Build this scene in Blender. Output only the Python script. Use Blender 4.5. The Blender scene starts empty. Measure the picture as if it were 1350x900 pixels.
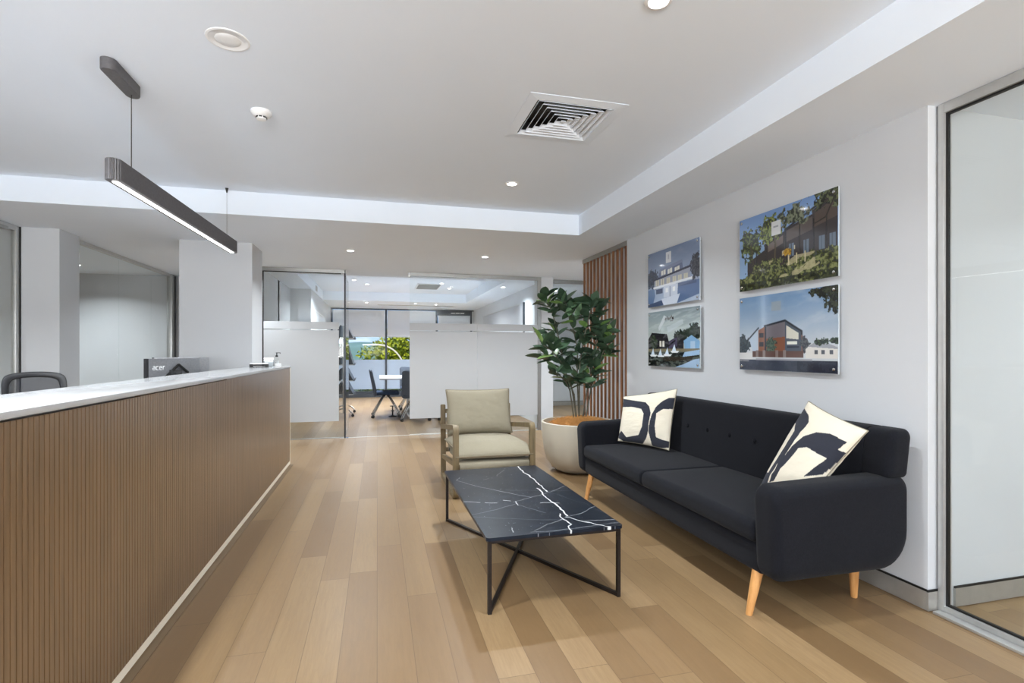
import bpy, bmesh, math, random
import numpy as np
from mathutils import Vector, Matrix
PI = math.pi
C = bpy.context.scene.collection
random.seed(7)

# ------------------------------------------------------------------ colours and nodes
def lin(c):
    c = c / 255.0
    return c / 12.92 if c <= .04045 else ((c + .055) / 1.055) ** 2.4
def rgb(r, g, b): return (lin(r), lin(g), lin(b), 1.0)

class NT:
    def __init__(self, name):
        self.m = bpy.data.materials.new(name); self.m.use_nodes = True
        self.t = self.m.node_tree; self.t.nodes.clear()
        self.out = self.t.nodes.new('ShaderNodeOutputMaterial')
    def n(self, kind, **kw):
        nd = self.t.nodes.new(kind)
        for k, v in kw.items():
            if k in nd.inputs: self.put(nd.inputs[k], v)
            else: setattr(nd, k, v)
        return nd
    def put(self, sock, v):
        if isinstance(v, bpy.types.NodeSocket): self.t.links.new(v, sock)
        else: sock.default_value = v
    def math(self, op, a, b=None, c=None):
        nd = self.t.nodes.new('ShaderNodeMath'); nd.operation = op
        self.put(nd.inputs[0], a)
        if b is not None: self.put(nd.inputs[1], b)
        if c is not None: self.put(nd.inputs[2], c)
        return nd.outputs[0]
    def mix(self, fac, a, b, blend='MIX'):
        nd = self.t.nodes.new('ShaderNodeMix'); nd.data_type = 'RGBA'; nd.blend_type = blend
        self.put(nd.inputs[0], fac); self.put(nd.inputs[6], a); self.put(nd.inputs[7], b)
        return nd.outputs[2]
    def coords(self, scale=(1, 1, 1)):
        tc = self.t.nodes.new('ShaderNodeTexCoord')
        mp = self.t.nodes.new('ShaderNodeMapping'); mp.inputs['Scale'].default_value = scale
        self.t.links.new(tc.outputs['Object'], mp.inputs[0])
        return mp.outputs[0]
    def noise(self, vec, scale=5, detail=3, rough=.5):
        nd = self.t.nodes.new('ShaderNodeTexNoise')
        self.t.links.new(vec, nd.inputs['Vector'])
        nd.inputs['Scale'].default_value = scale; nd.inputs['Detail'].default_value = detail
        nd.inputs['Roughness'].default_value = rough
        return nd.outputs[0]
    def ramp(self, fac, stops):
        nd = self.t.nodes.new('ShaderNodeValToRGB'); self.put(nd.inputs[0], fac)
        e = nd.color_ramp.elements
        while len(e) < len(stops): e.new(.5)
        for el, (p, c) in zip(e, stops): el.position = p; el.color = c
        return nd.outputs[0]
    def bsdf(self, **kw):
        nd = self.t.nodes.new('ShaderNodeBsdfPrincipled')
        for k, v in kw.items():
            self.put(nd.inputs[k.replace('_', ' ')], v)
        self.t.links.new(nd.outputs[0], self.out.inputs[0])
        self.b = nd
        return nd
    def bump(self, h, strength=.2, dist=.01):
        nd = self.t.nodes.new('ShaderNodeBump'); nd.inputs['Strength'].default_value = strength
        nd.inputs['Distance'].default_value = dist
        self.put(nd.inputs['Height'], h); self.t.links.new(nd.outputs[0], self.b.inputs['Normal'])

def plain(name, col, rough=.5, metal=0., var=.06, scale=8, bump=0., spec=.5, bscale=None, bdist=.002):
    t = NT(name); v = t.coords()
    n = t.noise(v, scale, 3)
    a = tuple(max(0, c * (1 - var)) for c in col[:3]) + (1,)
    b = tuple(min(1, c * (1 + var)) for c in col[:3]) + (1,)
    colr = t.ramp(n, [(.3, a), (.7, b)])
    t.bsdf(Base_Color=colr, Roughness=rough, Metallic=metal, Specular_IOR_Level=spec)
    if bump: t.bump(t.noise(v, bscale or scale * 20, 2), bump, bdist)
    return t.m

def fabric(name, dark, light, scale=500, bump=.5, sheen=.2):
    t = NT(name); v = t.coords()
    n1 = t.noise(v, scale, 2, .7); n2 = t.noise(v, 6, 3)
    c = t.ramp(n1, [(.35, dark), (.68, light)])
    c = t.mix(t.math('MULTIPLY', n2, .25), c, dark)
    t.bsdf(Base_Color=c, Roughness=.95, Specular_IOR_Level=.15, Sheen_Weight=sheen * .3, Sheen_Roughness=.5)
    t.bump(n1, bump, .0015)
    return t.m

def wood(name, dark, light, axis='z', rough=.5, grain=1.0, bump=.1):
    t = NT(name)
    s = {'x': (3, 40, 40), 'y': (40, 3, 40), 'z': (40, 40, 3)}[axis]
    v = t.coords(tuple(k * grain for k in s))
    n = t.noise(v, 1.2, 6, .6)
    c = t.ramp(n, [(.3, dark), (.7, light)])
    t.bsdf(Base_Color=c, Roughness=rough)
    t.bump(n, bump, .002)
    return t.m

def glass_mat(name, tint=(.97, .985, .98, 1), boost=1.0):
    t = NT(name)
    lw = t.n('ShaderNodeLayerWeight'); lw.inputs['Blend'].default_value = .5
    f = t.math('POWER', lw.outputs['Facing'], 5.0)
    f = t.math('MULTIPLY_ADD', f, .9, .035 * boost)
    tr = t.n('ShaderNodeBsdfTransparent', Color=tint)
    gl = t.n('ShaderNodeBsdfGlossy', Roughness=0.0)
    mx = t.n('ShaderNodeMixShader')
    t.put(mx.inputs[0], f); t.put(mx.inputs[1], tr.outputs[0]); t.put(mx.inputs[2], gl.outputs[0])
    t.put(t.out.inputs[0], mx.outputs[0])
    return t.m

def frost_mat(name, col, see=.08, transl=.5):
    t = NT(name)
    d = t.n('ShaderNodeBsdfDiffuse', Color=col); s = t.n('ShaderNodeBsdfTranslucent', Color=col)
    m1 = t.n('ShaderNodeMixShader'); t.put(m1.inputs[0], transl); t.put(m1.inputs[1], d.outputs[0]); t.put(m1.inputs[2], s.outputs[0])
    tr = t.n('ShaderNodeBsdfTransparent')
    m2 = t.n('ShaderNodeMixShader'); t.put(m2.inputs[0], see); t.put(m2.inputs[1], m1.outputs[0]); t.put(m2.inputs[2], tr.outputs[0])
    t.put(t.out.inputs[0], m2.outputs[0])
    return t.m

def emit(name, col, s):
    t = NT(name); e = t.n('ShaderNodeEmission', Color=col, Strength=s)
    t.put(t.out.inputs[0], e.outputs[0]); return t.m

def attr_mat(name, rough=.5, spec=.5, bump=0, bscale=400, coat=0., sheen=0.):
    t = NT(name); a = t.n('ShaderNodeAttribute'); a.attribute_name = 'Col'
    t.bsdf(Base_Color=a.outputs['Color'], Roughness=rough, Specular_IOR_Level=spec, Coat_Weight=coat, Coat_Roughness=.03, Sheen_Weight=sheen)
    if bump: t.bump(t.noise(t.coords(), bscale, 2), bump, .0015)
    return t.m

def floor_mat():
    t = NT('oak_planks')
    tc = t.t.nodes.new('ShaderNodeTexCoord'); sp = t.t.nodes.new('ShaderNodeSeparateXYZ')
    t.t.links.new(tc.outputs['Object'], sp.inputs[0])
    W, L = .147, 1.5
    xs = t.math('DIVIDE', t.math('ADD', sp.outputs[0], .883), W)
    ix = t.math('FLOOR', xs); fx = t.math('SUBTRACT', xs, ix)
    wn = t.n('ShaderNodeTexWhiteNoise', noise_dimensions='1D'); t.put(wn.inputs['W'], ix)
    ys = t.math('ADD', t.math('DIVIDE', sp.outputs[1], L), t.math('MULTIPLY', wn.outputs['Value'], 7.3))
    iy = t.math('FLOOR', ys); fy = t.math('SUBTRACT', ys, iy)
    cb = t.n('ShaderNodeCombineXYZ'); t.put(cb.inputs[0], ix); t.put(cb.inputs[1], iy)
    w2 = t.n('ShaderNodeTexWhiteNoise', noise_dimensions='2D'); t.put(w2.inputs['Vector'], cb.outputs[0])
    rnd = w2.outputs['Value']
    # grain coordinates shifted per plank
    cb2 = t.n('ShaderNodeCombineXYZ')
    t.put(cb2.inputs[0], t.math('MULTIPLY_ADD', sp.outputs[0], 60, t.math('MULTIPLY', rnd, 31)))
    t.put(cb2.inputs[1], t.math('MULTIPLY_ADD', sp.outputs[1], 4, t.math('MULTIPLY', rnd, 57)))
    t.put(cb2.inputs[2], rnd)
    g1 = t.noise(cb2.outputs[0], 1.0, 7, .65)
    cb3 = t.n('ShaderNodeCombineXYZ')
    t.put(cb3.inputs[0], t.math('MULTIPLY_ADD', sp.outputs[0], 9, t.math('MULTIPLY', rnd, 13)))
    t.put(cb3.inputs[1], t.math('MULTIPLY_ADD', sp.outputs[1], 1.1, t.math('MULTIPLY', rnd, 23)))
    g2 = t.noise(cb3.outputs[0], 1.0, 4, .6)
    wv = t.math('SINE', t.math('MULTIPLY', g2, 60))
    tone = t.ramp(rnd, [(0, rgb(119, 94, 65)), (.3, rgb(129, 103, 72)), (.65, rgb(135, 110, 78)), (1, rgb(147, 121, 88))])
    dark = t.mix(.5, tone, rgb(104, 78, 50))
    f1 = t.math('MULTIPLY', t.math('SUBTRACT', .62, g1), 2.6); 
    cl = t.n('ShaderNodeClamp'); t.put(cl.inputs[0], f1)
    c = t.mix(t.math('MULTIPLY', cl.outputs[0], .8), tone, dark)
    cl2 = t.n('ShaderNodeClamp'); t.put(cl2.inputs[0], t.math('MULTIPLY', t.math('SUBTRACT', wv, .55), 1.0))
    c = t.mix(t.math('MULTIPLY', cl2.outputs[0], .5), c, dark)
    # knots and blotches
    bl = t.noise(cb3.outputs[0], .6, 2, .5)
    cl3 = t.n('ShaderNodeClamp'); t.put(cl3.inputs[0], t.math('MULTIPLY', t.math('SUBTRACT', bl, .6), 3))
    c = t.mix(t.math('MULTIPLY', cl3.outputs[0], .3), c, rgb(112, 84, 60))
    # seams
    ex = t.math('MINIMUM', fx, t.math('SUBTRACT', 1.0, fx)); ey = t.math('MINIMUM', fy, t.math('SUBTRACT', 1.0, fy))
    sx = t.math('LESS_THAN', ex, .008); sy = t.math('LESS_THAN', ey, .0009)
    seam = t.math('MAXIMUM', sx, sy)
    c = t.mix(t.math('MULTIPLY', seam, .75), c, rgb(84, 62, 42))
    rg = t.math('MULTIPLY_ADD', g1, .16, .30)
    t.bsdf(Base_Color=c, Roughness=rg, Specular_IOR_Level=.42)
    t.bump(t.math('SUBTRACT', t.math('MULTIPLY', g1, .4), seam), .12, .002)
    return t.m

M = {}
M['wall'] = plain('white_wall_paint', rgb(203, 205, 208), .55, var=.012, scale=1.5, bump=.05, bscale=300, spec=.3)
M['ceil'] = plain('white_ceiling_paint', rgb(232, 239, 248), .8, var=.01, scale=1.5, spec=.2)
M['floor'] = floor_mat()
M['alu'] = plain('brushed_aluminium', rgb(168, 168, 166), .38, .85, var=.04, scale=30)
M['alu_light'] = plain('satin_aluminium', rgb(200, 200, 198), .42, .6, var=.03, scale=30)
M['base_metal'] = plain('brushed_steel_skirting', rgb(172, 169, 163), .36, .45, var=.05, scale=20)
M['black'] = plain('black_gasket', rgb(22, 21, 20), .5, var=.1)
M['white_plastic'] = plain('white_plastic', rgb(236, 236, 236), .4, var=.01)
M['stone'] = plain('white_stone_top', rgb(186, 186, 187), .15, var=.02, scale=4)
M['cream'] = plain('cream_edge_trim', rgb(235, 225, 205), .5, var=.03)
M['glass'] = glass_mat('clear_glass', boost=.6)
M['frost'] = frost_mat('frosted_film', (.64, .645, .655, 1), .06, .35)
M['frost_out'] = frost_mat('blue_frosted_film', (.62, .68, .75, 1), .04, .6)
M['blind'] = frost_mat('white_roller_blind', (.9, .9, .91, 1), .0, .45)
M['dark_frame'] = plain('charcoal_window_frame', rgb(58, 62, 68), .4, .3, var=.05)
M['desk_wood'] = None
M['black_metal'] = plain('dark_bronze_metal', rgb(40, 33, 30), .42, .5, var=.15, scale=40)
M['pendant'] = plain('anthracite_metal', rgb(104, 102, 104), .5, .35, var=.1, scale=60)
M['dark_plastic'] = plain('dark_grey_plastic', rgb(46, 46, 48), .45, var=.1)
M['chrome'] = plain('polished_chrome', rgb(205, 203, 200), .15, 1., var=.03)
M['sofa'] = fabric('charcoal_navy_wool', rgb(10, 11, 15), rgb(32, 33, 40), 420, .6, .15)
M['sofa_dark'] = fabric('charcoal_button_wool', rgb(12, 12, 17), rgb(26, 27, 33), 420, .6, .1)
M['linen'] = fabric('beige_linen', rgb(126, 118, 100), rgb(166, 158, 139), 650, .5, .1)
M['piping'] = fabric('taupe_piping', rgb(112, 102, 84), rgb(140, 128, 106), 600, .3, .1)
M['oak_leg'] = wood('golden_oak', rgb(178, 122, 66), rgb(214, 160, 100), 'z', .4)
M['ash_frame'] = wood('weathered_ash', rgb(92, 78, 52), rgb(130, 112, 80), 'z', .5)
M['slat'] = wood('warm_timber_slat', rgb(92, 54, 28), rgb(150, 100, 58), 'z', .45)
M['lens'] = emit('lit_lens', (1, .98, .95, 1), 14.0)
M['lens_lin'] = emit('lit_diffuser', (1, .985, .96, 1), 6.0)
M['pot'] = plain('cream_stone_pot', rgb(192, 183, 165), .6, var=.05, scale=3, bump=.05)
M['coir'] = plain('orange_coir_fibre', rgb(192, 138, 76), .9, var=.35, scale=90)
M['stem'] = plain('grey_brown_stem', rgb(92, 88, 74), .7, var=.2, scale=40)
M['mesh_black'] = plain('black_mesh_fabric', rgb(96, 98, 102), .8, var=.1, scale=200)
M['chair_grey'] = fabric('slate_grey_upholstery', rgb(66, 72, 82), rgb(98, 104, 114), 400, .3, .1)
M['chair_blue'] = fabric('dark_blue_upholstery', rgb(34, 44, 62), rgb(60, 74, 96), 300, .3, .1)
M['white_top'] = plain('white_laminate', rgb(176, 176, 180), .3, var=.01)

# ------------------------------------------------------------------ geometry helpers
def link(o): C.objects.link(o); return o
def mesh_obj(name, bm, mat, parent=None, smooth=False, sharp=None):
    me = bpy.data.meshes.new(name); bm.normal_update(); bm.to_mesh(me); bm.free()
    if mat is not None: me.materials.append(mat)
    o = link(bpy.data.objects.new(name, me))
    if smooth:
        me.polygons.foreach_set('use_smooth', [True] * len(me.polygons))
        if sharp is not None:
            me.set_sharp_from_angle(angle=math.radians(sharp))
    if parent: o.parent = parent
    return o
def tag(o, label=None, cat=None, group=None, kind=None):
    if label: o['label'] = label
    if cat: o['category'] = cat
    if group: o['group'] = group
    if kind: o['kind'] = kind
    return o
def thing(name, label, cat, loc=(0, 0, 0), rz=0, group=None):
    o = link(bpy.data.objects.new(name, None)); o.empty_display_size = .1
    o.location = loc; o.rotation_euler = (0, 0, rz)
    return tag(o, label, cat, group)
def setting(name, loc=(0, 0, 0)):
    o = link(bpy.data.objects.new(name, None)); o.location = loc; o['kind'] = 'structure'; return o
def copy_tree(o, parent=None):
    c = o.copy(); C.objects.link(c)
    if parent: c.parent = parent
    for ch in list(o.children): copy_tree(ch, c)
    return c

def abox(bm, x0, x1, y0, y1, z0, z1, bev=0, seg=2):
    if x0 > x1: x0, x1 = x1, x0
    if y0 > y1: y0, y1 = y1, y0
    if z0 > z1: z0, z1 = z1, z0
    r = bmesh.ops.create_cube(bm, size=1)
    vs = r['verts']
    for v in vs:
        v.co = Vector(((x0 + x1) / 2 + v.co.x * (x1 - x0), (y0 + y1) / 2 + v.co.y * (y1 - y0), (z0 + z1) / 2 + v.co.z * (z1 - z0)))
    if bev:
        es = list({e for v in vs for e in v.link_edges})
        bmesh.ops.bevel(bm, geom=es, offset=bev, segments=seg, profile=.5, affect='EDGES')
    return bm
def box(name, x0, x1, y0, y1, z0, z1, mat, parent=None, bev=0, seg=2):
    bm = bmesh.new(); abox(bm, x0, x1, y0, y1, z0, z1, bev, seg)
    return mesh_obj(name, bm, mat, parent, smooth=bool(bev), sharp=40 if bev else None)
def struct(name, x0, x1, y0, y1, z0, z1, mat, bev=0):
    o = box(name, x0, x1, y0, y1, z0, z1, mat, None, bev); o['kind'] = 'structure'; return o

def loft(bm, rings, cap=True, closed=True):
    vr = [[bm.verts.new(p) for p in r] for r in rings]
    n = len(rings[0])
    for a, b in zip(vr[:-1], vr[1:]):
        for i in range(n if closed else n - 1):
            j = (i + 1) % n
            bm.faces.new((a[i], a[j], b[j], b[i]))
    if cap:
        bm.faces.new(list(reversed(vr[0]))); bm.faces.new(vr[-1])
    return vr
def finish(bm): bmesh.ops.recalc_face_normals(bm, faces=bm.faces[:]); return bm

def tube(bm, pts, r, n=10, cap=True):
    pts = [Vector(p) for p in pts]
    rs = r if isinstance(r, (list, tuple)) else [r] * len(pts)
    up = None; rings = []
    for i, p in enumerate(pts):
        d = (pts[min(i + 1, len(pts) - 1)] - pts[max(i - 1, 0)]).normalized()
        if up is None:
            up = Vector((0, 0, 1)) if abs(d.z) < .9 else Vector((1, 0, 0))
        a = d.cross(up)
        if a.length < 1e-4: a = d.cross(Vector((0, 1, 0)))
        a.normalize(); b = a.cross(d).normalized(); up = b
        rings.append([p + (a * math.cos(2 * PI * k / n) + b * math.sin(2 * PI * k / n)) * rs[i] for k in range(n)])
    loft(bm, rings, cap)
def lathe(bm, prof, n=32, c=(0, 0, 0)):
    rings = [[(c[0] + r * math.cos(2 * PI * k / n), c[1] + r * math.sin(2 * PI * k / n), c[2] + z) for k in range(n)] for r, z in prof]
    loft(bm, rings, True)
def barpath(bm, pts, w, h):
    """square bar of width w (horizontal) and height h along straight pieces"""
    for a, b in zip(pts[:-1], pts[1:]):
        a, b = Vector(a), Vector(b); d = (b - a); L = d.length; d.normalize()
        up = Vector((0, 0, 1)) if abs(d.z) < .9 else Vector((0, 1, 0))
        s = d.cross(up).normalized(); u = s.cross(d).normalized()
        a2, b2 = a - d * h / 2 * 0, b
        rings = [[p + s * (sx * w / 2) + u * (sz * h / 2) for sx, sz in ((-1, -1), (1, -1), (1, 1), (-1, 1))] for p in (a2, b2)]
        loft(bm, rings, True)

def rr(x0, x1, z0, z1, r, n=6):
    """rounded rectangle; r = (lower-left, lower-right, upper-right, upper-left) -> 2D points"""
    if not isinstance(r, (tuple, list)): r = (r,) * 4
    out = []
    for (cx, cz, rad, a0) in ((x0 + r[0], z0 + r[0], r[0], PI), (x1 - r[1], z0 + r[1], r[1], 1.5 * PI),
                              (x1 - r[2], z1 - r[2], r[2], 0), (x0 + r[3], z1 - r[3], r[3], .5 * PI)):
        for k in range(n + 1):
            a = a0 + (PI / 2) * k / n
            out.append((cx + rad * math.cos(a), cz + rad * math.sin(a)))
    return out

def soft_block(bm, x0, x1, y0, y1, z0, z1, r=.03, edge=.03, crown=0., n=6, slices=6, xform=None, r4=None, mid=8):
    """cushion lofted along y: rounded rectangular section, ends rounded by 'edge', crown puffs the top"""
    ys = []
    for k in range(slices + 1):
        a = (PI / 2) * k / slices
        ys.append((y0 + edge * (1 - math.sin(a)), edge * (1 - math.cos(a)) if False else edge * (1 - math.sin(PI / 2 * k / slices))))
    seq = []
    for k in range(slices + 1):
        a = (PI / 2) * k / slices
        seq.append((y0 + edge * (1 - math.cos(a)), edge * (1 - math.sin(a))))
    for k in range(1, mid): seq.append((y0 + edge + (y1 - y0 - 2 * edge) * k / mid, 0))
    seq += [(y0 + y1 - y, i) for y, i in reversed(seq[:slices + 1])]
    rings = []
    for y, ins in seq:
        rad = r4 or (r,) * 4
        rad = tuple(max(.004, q - ins * .3) for q in rad)
        pts = rr(x0 + ins, x1 - ins, z0 + ins, z1 - ins, rad, n)
        ty = (y - y0) / (y1 - y0); ring = []
        for (x, z) in pts:
            tx = (x - x0) / (x1 - x0)
            zz = z
            if crown and z > (z0 + z1) / 2:
                zz += crown * (1 - (2 * ty - 1) ** 4) * (1 - (2 * tx - 1) ** 4) ** .8 if 0 <= tx <= 1 else 0
            p = Vector((x, y, zz))
            ring.append(xform(p) if xform else p)
        rings.append(ring)
    loft(bm, rings, True)

# ------------------------------------------------------------------ painting helpers (prints, veins)
def homog(src, dst):
    A = []; B = []
    for (x, y), (u, v) in zip(src, dst):
        A.append([x, y, 1, 0, 0, 0, -u * x, -u * y]); B.append(u)
        A.append([0, 0, 0, x, y, 1, -v * x, -v * y]); B.append(v)
    h = np.linalg.solve(np.array(A, float), np.array(B, float))
    def f(p):
        x, y = p; w = h[6] * x + h[7] * y + 1
        return ((h[0] * x + h[1] * y + h[2]) / w, (h[3] * x + h[4] * y + h[5]) / w)
    return f
def vnoise(X, Y, s, seed):
    r = np.random.RandomState(seed); G = r.rand(128, 128)
    x = X * s; y = Y * s
    xi = np.floor(x).astype(int); yi = np.floor(y).astype(int); fx = x - xi; fy = y - yi
    fx = fx * fx * (3 - 2 * fx); fy = fy * fy * (3 - 2 * fy)
    g = lambda a, b: G[a % 128, b % 128]
    return (g(xi, yi) * (1 - fx) + g(xi + 1, yi) * fx) * (1 - fy) + (g(xi, yi + 1) * (1 - fx) + g(xi + 1, yi + 1) * fx) * fy
def fbm(X, Y, s, seed, o=4):
    t = 0; a = .5; n = 0
    for k in range(o):
        t = t + a * vnoise(X, Y, s * 2 ** k, seed + k); n += a; a *= .55
    return t / n
class Canvas:
    def __init__(self, nx, ny, asp=1.0):
        self.nx, self.ny = nx, ny
        x = (np.arange(nx)) / (nx - 1); y = (np.arange(ny)) / (ny - 1)
        self.X, self.Y = np.meshgrid(x, y)          # Y grows downwards in the print
        self.A = np.zeros((ny, nx, 3)); self.asp = asp
    def put(self, mask, col):
        m = np.clip(mask, 0, 1)[..., None]
        self.A = self.A * (1 - m) + np.array(col, float)[..., :] * m
    def inside(self, pts):
        X, Y = self.X, self.Y; c = np.zeros(X.shape, bool); n = len(pts)
        for i in range(n):
            x1, y1 = pts[i]; x2, y2 = pts[(i + 1) % n]
            if y1 == y2: continue
            c ^= ((Y < y1) != (Y < y2)) & (X < (x2 - x1) * (Y - y1) / (y2 - y1) + x1)
        return c
    def poly(self, pts, col, a=1.0): self.put(self.inside(pts) * a, col)
    def rect(self, x0, y0, x1, y1, col, a=1.0): self.poly([(x0, y0), (x1, y0), (x1, y1), (x0, y1)], col, a)
    def line(self, pts, w, col, a=1.0, jit=0, seed=1, dash=0):
        X, Y = self.X * self.asp, self.Y
        if jit:
            X = X + (fbm(self.X * self.asp, self.Y, 14, seed) - .5) * jit; Y = Y + (fbm(self.X * self.asp, self.Y, 14, seed + 9) - .5) * jit
        D = np.full(X.shape, 9.)
        for (x1, y1), (x2, y2) in zip(pts[:-1], pts[1:]):
            x1 *= self.asp; x2 *= self.asp; dx, dy = x2 - x1, y2 - y1; L = dx * dx + dy * dy + 1e-9
            t = np.clip(((X - x1) * dx + (Y - y1) * dy) / L, 0, 1)
            D = np.minimum(D, np.hypot(X - x1 - t * dx, Y - y1 - t * dy))
        m = np.clip(1.5 - D / w, 0, 1) * a
        if dash: m = m * (fbm(self.X * self.asp, self.Y, dash, seed + 3, 2) > .5)
        self.put(m, col)
    def tree(self, cx, cy, rx, ry, dark, light, seed=1, dens=.5, s=18):
        d = ((self.X - cx) / rx) ** 2 + ((self.Y - cy) / ry) ** 2
        n = fbm(self.X * self.asp, self.Y, s, seed, 4)
        m = (n * 1.5 - d * .75) > (1 - dens) * .62
        n2 = fbm(self.X * self.asp, self.Y, s * 2.2, seed + 20, 3)[..., None]
        k = np.clip((n2 - .38) * 4, 0, 1)
        self.put(m * 1.0, np.array(dark) * (1 - k) + np.array(light) * k)
    def lin(self):
        a = np.clip(self.A, 0, 255) / 255
        return np.where(a <= .04045, a / 12.92, ((a + .055) / 1.055) ** 2.4)

def grid_obj(name, P, colors, mat, parent, skirt=None):
    """P: (ny,nx,3) positions, colors (ny,nx,3) linear"""
    ny, nx = P.shape[:2]; V = P.reshape(-1, 3)
    i = np.arange(ny * nx).reshape(ny, nx)
    F = np.stack([i[:-1, :-1], i[1:, :-1], i[1:, 1:], i[:-1, 1:]], -1).reshape(-1, 4)
    cols = colors.reshape(-1, 3)
    faces = F.tolist()
    if skirt is not None:                       # border pulled back by the vector 'skirt' to make a solid slab
        b = list(i[0, :]) + list(i[1:, -1]) + list(i[-1, -2::-1]) + list(i[-2:0:-1, 0])
        base = len(V); V = np.vstack([V, V[b] + np.array(skirt)]); cols = np.vstack([cols, cols[b]])
        m = len(b)
        for k in range(m): faces.append([int(b[k]), int(b[(k + 1) % m]), base + (k + 1) % m, base + k])
        faces.append([base + k for k in range(m)])
    me = bpy.data.meshes.new(name); me.from_pydata(V.tolist(), [], faces); me.materials.append(mat)
    at = me.color_attributes.new('Col', 'FLOAT_COLOR', 'POINT')
    at.data.foreach_set('color', np.hstack([cols, np.ones((len(cols), 1))]).astype('f').ravel())
    bm = bmesh.new(); bm.from_mesh(me); bmesh.ops.recalc_face_normals(bm, faces=bm.faces[:]); bm.to_mesh(me); bm.free()
    o = link(bpy.data.objects.new(name, me)); o.parent = parent
    return o

# ================================================================== THE SETTING
ZC, ZS = 2.60, 2.40          # raised ceiling, soffit
struct('floor', -7, 6, -4, 14.75, -.06, 0, M['floor'])
# raised lobby ceiling
bm = bmesh.new(); hx0, hx1, hy0, hy1 = 1.066 - .225, 1.066 + .225, 2.902 - .225, 2.902 + .225
abox(bm, -3.1, hx0, -3.6, 4.87, ZC, ZC + .1); abox(bm, hx1, 1.96, -3.6, 4.87, ZC, ZC + .1); abox(bm, hx0, hx1, -3.6, hy0, ZC, ZC + .1); abox(bm, hx0, hx1, hy1, 4.87, ZC, ZC + .1)
mesh_obj('ceiling', bm, M['ceil'])['kind'] = 'structure'
struct('ceiling_sun_block', -7.2, 6.2, -4.2, 14.9, ZC + .3, ZC + .4, M['ceil'])  # unseen slab added above the ceilings to keep the sun out
# soffits round it
struct('ceiling_soffit_right', 1.96, 6, -4, 4.87, ZS, ZC + .1, M['ceil'])
struct('ceiling_soffit_back', -7, 6, 4.87, 8.35, ZS, ZC + .1, M['ceil'])
struct('ceiling_soffit_left', -7, -3.1, -4, 4.87, ZS, ZC + .1, M['ceil'])
struct('ceiling_soffit_front', -3.1, 1.96, -4, -3.6, ZS, ZC + .1, M['ceil'])
# meeting room ceiling
struct('ceiling_meeting', -1.18, 2.06, 8.35, 12.35, ZC, ZC + .1, M['ceil'])
struct('ceiling_soffit_meeting_back', -7, 6, 12.35, 14.8, ZS, ZC + .1, M['ceil'])
struct('ceiling_soffit_meeting_left', -7, -1.18, 8.35, 12.35, ZS, ZC + .1, M['ceil'])
struct('ceiling_soffit_meeting_right', 2.06, 6, 8.35, 12.35, ZS, ZC + .1, M['ceil'])
# walls
struct('wall_right', 2.53, 2.64, 1.885, 4.95, 0, ZS, M['wall'])
struct('wall_right_room', 2.64, 6, 1.885, 1.98, 0, ZS, M['wall'])
struct('wall_right_corridor', 3.75, 3.85, 1.98, 7.9, 0, ZS, M['wall'])
struct('wall_front', -6.5, -3.0, -4, -3.9, 0, ZC, M['wall'])
struct('wall_front_right', 1.9, 6, -4, -3.9, 0, ZC, M['wall'])
struct('wall_front_sill', -3.0, 1.9, -4, -3.9, 0, .3, M['wall'])
g = setting('added_window_8')     # unseen window row added behind the camera to go with the fill light
for x in (-3.0, -1.37, .25, 1.86): box('mullion', x, x + .05, -3.99, -3.91, .3, ZS, M['dark_frame'], g)
box('glass_pane', -3.0, 1.9, -3.96, -3.95, .3, ZS, M['glass'], g)
struct('wall_far_right', 5.2, 5.3, -3.9, 1.885, 0, ZS, M['wall'])
struct('wall_far_left', -6.6, -6.5, -4, 14.6, 0, ZS, M['wall'])
struct('wall_left_pier', -3.24, -2.93, 5.86, 6.2, 0, ZS, M['wall'])
struct('wall_left_divider', -6.5, -3.24, 5.98, 6.1, 0, ZS, M['wall'])
struct('wall_reception_block', -2.0, -1.305, 6.1, 6.6, 0, ZS, M['wall'])
struct('wall_left_back', -6.5, -1.56, 9.09, 9.2, 0, ZS, M['wall'])
struct('wall_meeting_left', -1.66, -1.56, 7.74, 10.3, 0, ZS, M['wall'])
struct('wall_meeting_jog', -1.66, -1.2, 10.3, 14.6, 0, ZS, M['wall'])
struct('wall_meeting_right', 2.65, 2.75, 8.1, 14.6, 0, ZS, M['wall'])
struct('wall_pier_right', 2.485, 2.68, 7.74, 8.1, 0, ZS, M['wall'])
struct('wall_office_right', 2.75, 6, 11.2, 11.3, 0, ZS, M['wall'])
struct('wall_office_side', 4.6, 4.7, 7.9, 11.2, 0, ZS, M['wall'])

def skirting(name, x0, x1, y0, y1):
    o = setting(name)
    box('steel_face', x0, x1, y0, y1, .004, .092, M['base_metal'], o)
    cx = .002
    box('shadow_gap', x0 + (cx if x1 - x0 < .05 else 0), x1 - (cx if x1 - x0 < .05 else 0), y0 + (cx if y1 - y0 < .05 else 0), y1 - (cx if y1 - y0 < .05 else 0), .092, .101, M['black'], o)
    return o
skirting('baseboard_right', 2.519, 2.53, 1.885, 4.95)
skirting('baseboard_right_end', 2.519, 2.645, 1.873, 1.884)
skirting('baseboard_side_room', 2.69, 5.2, 1.873, 1.884)
skirting('baseboard_office', 2.76, 4.6, 11.18, 11.2)
o = struct('baseboard_meeting_left', -1.56, -1.545, 7.85, 10.3, 0, .06, M['alu_light'])
o = struct('baseboard_meeting_jog', -1.56, -1.19, 10.285, 10.3, 0, .06, M['alu_light'])

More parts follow.
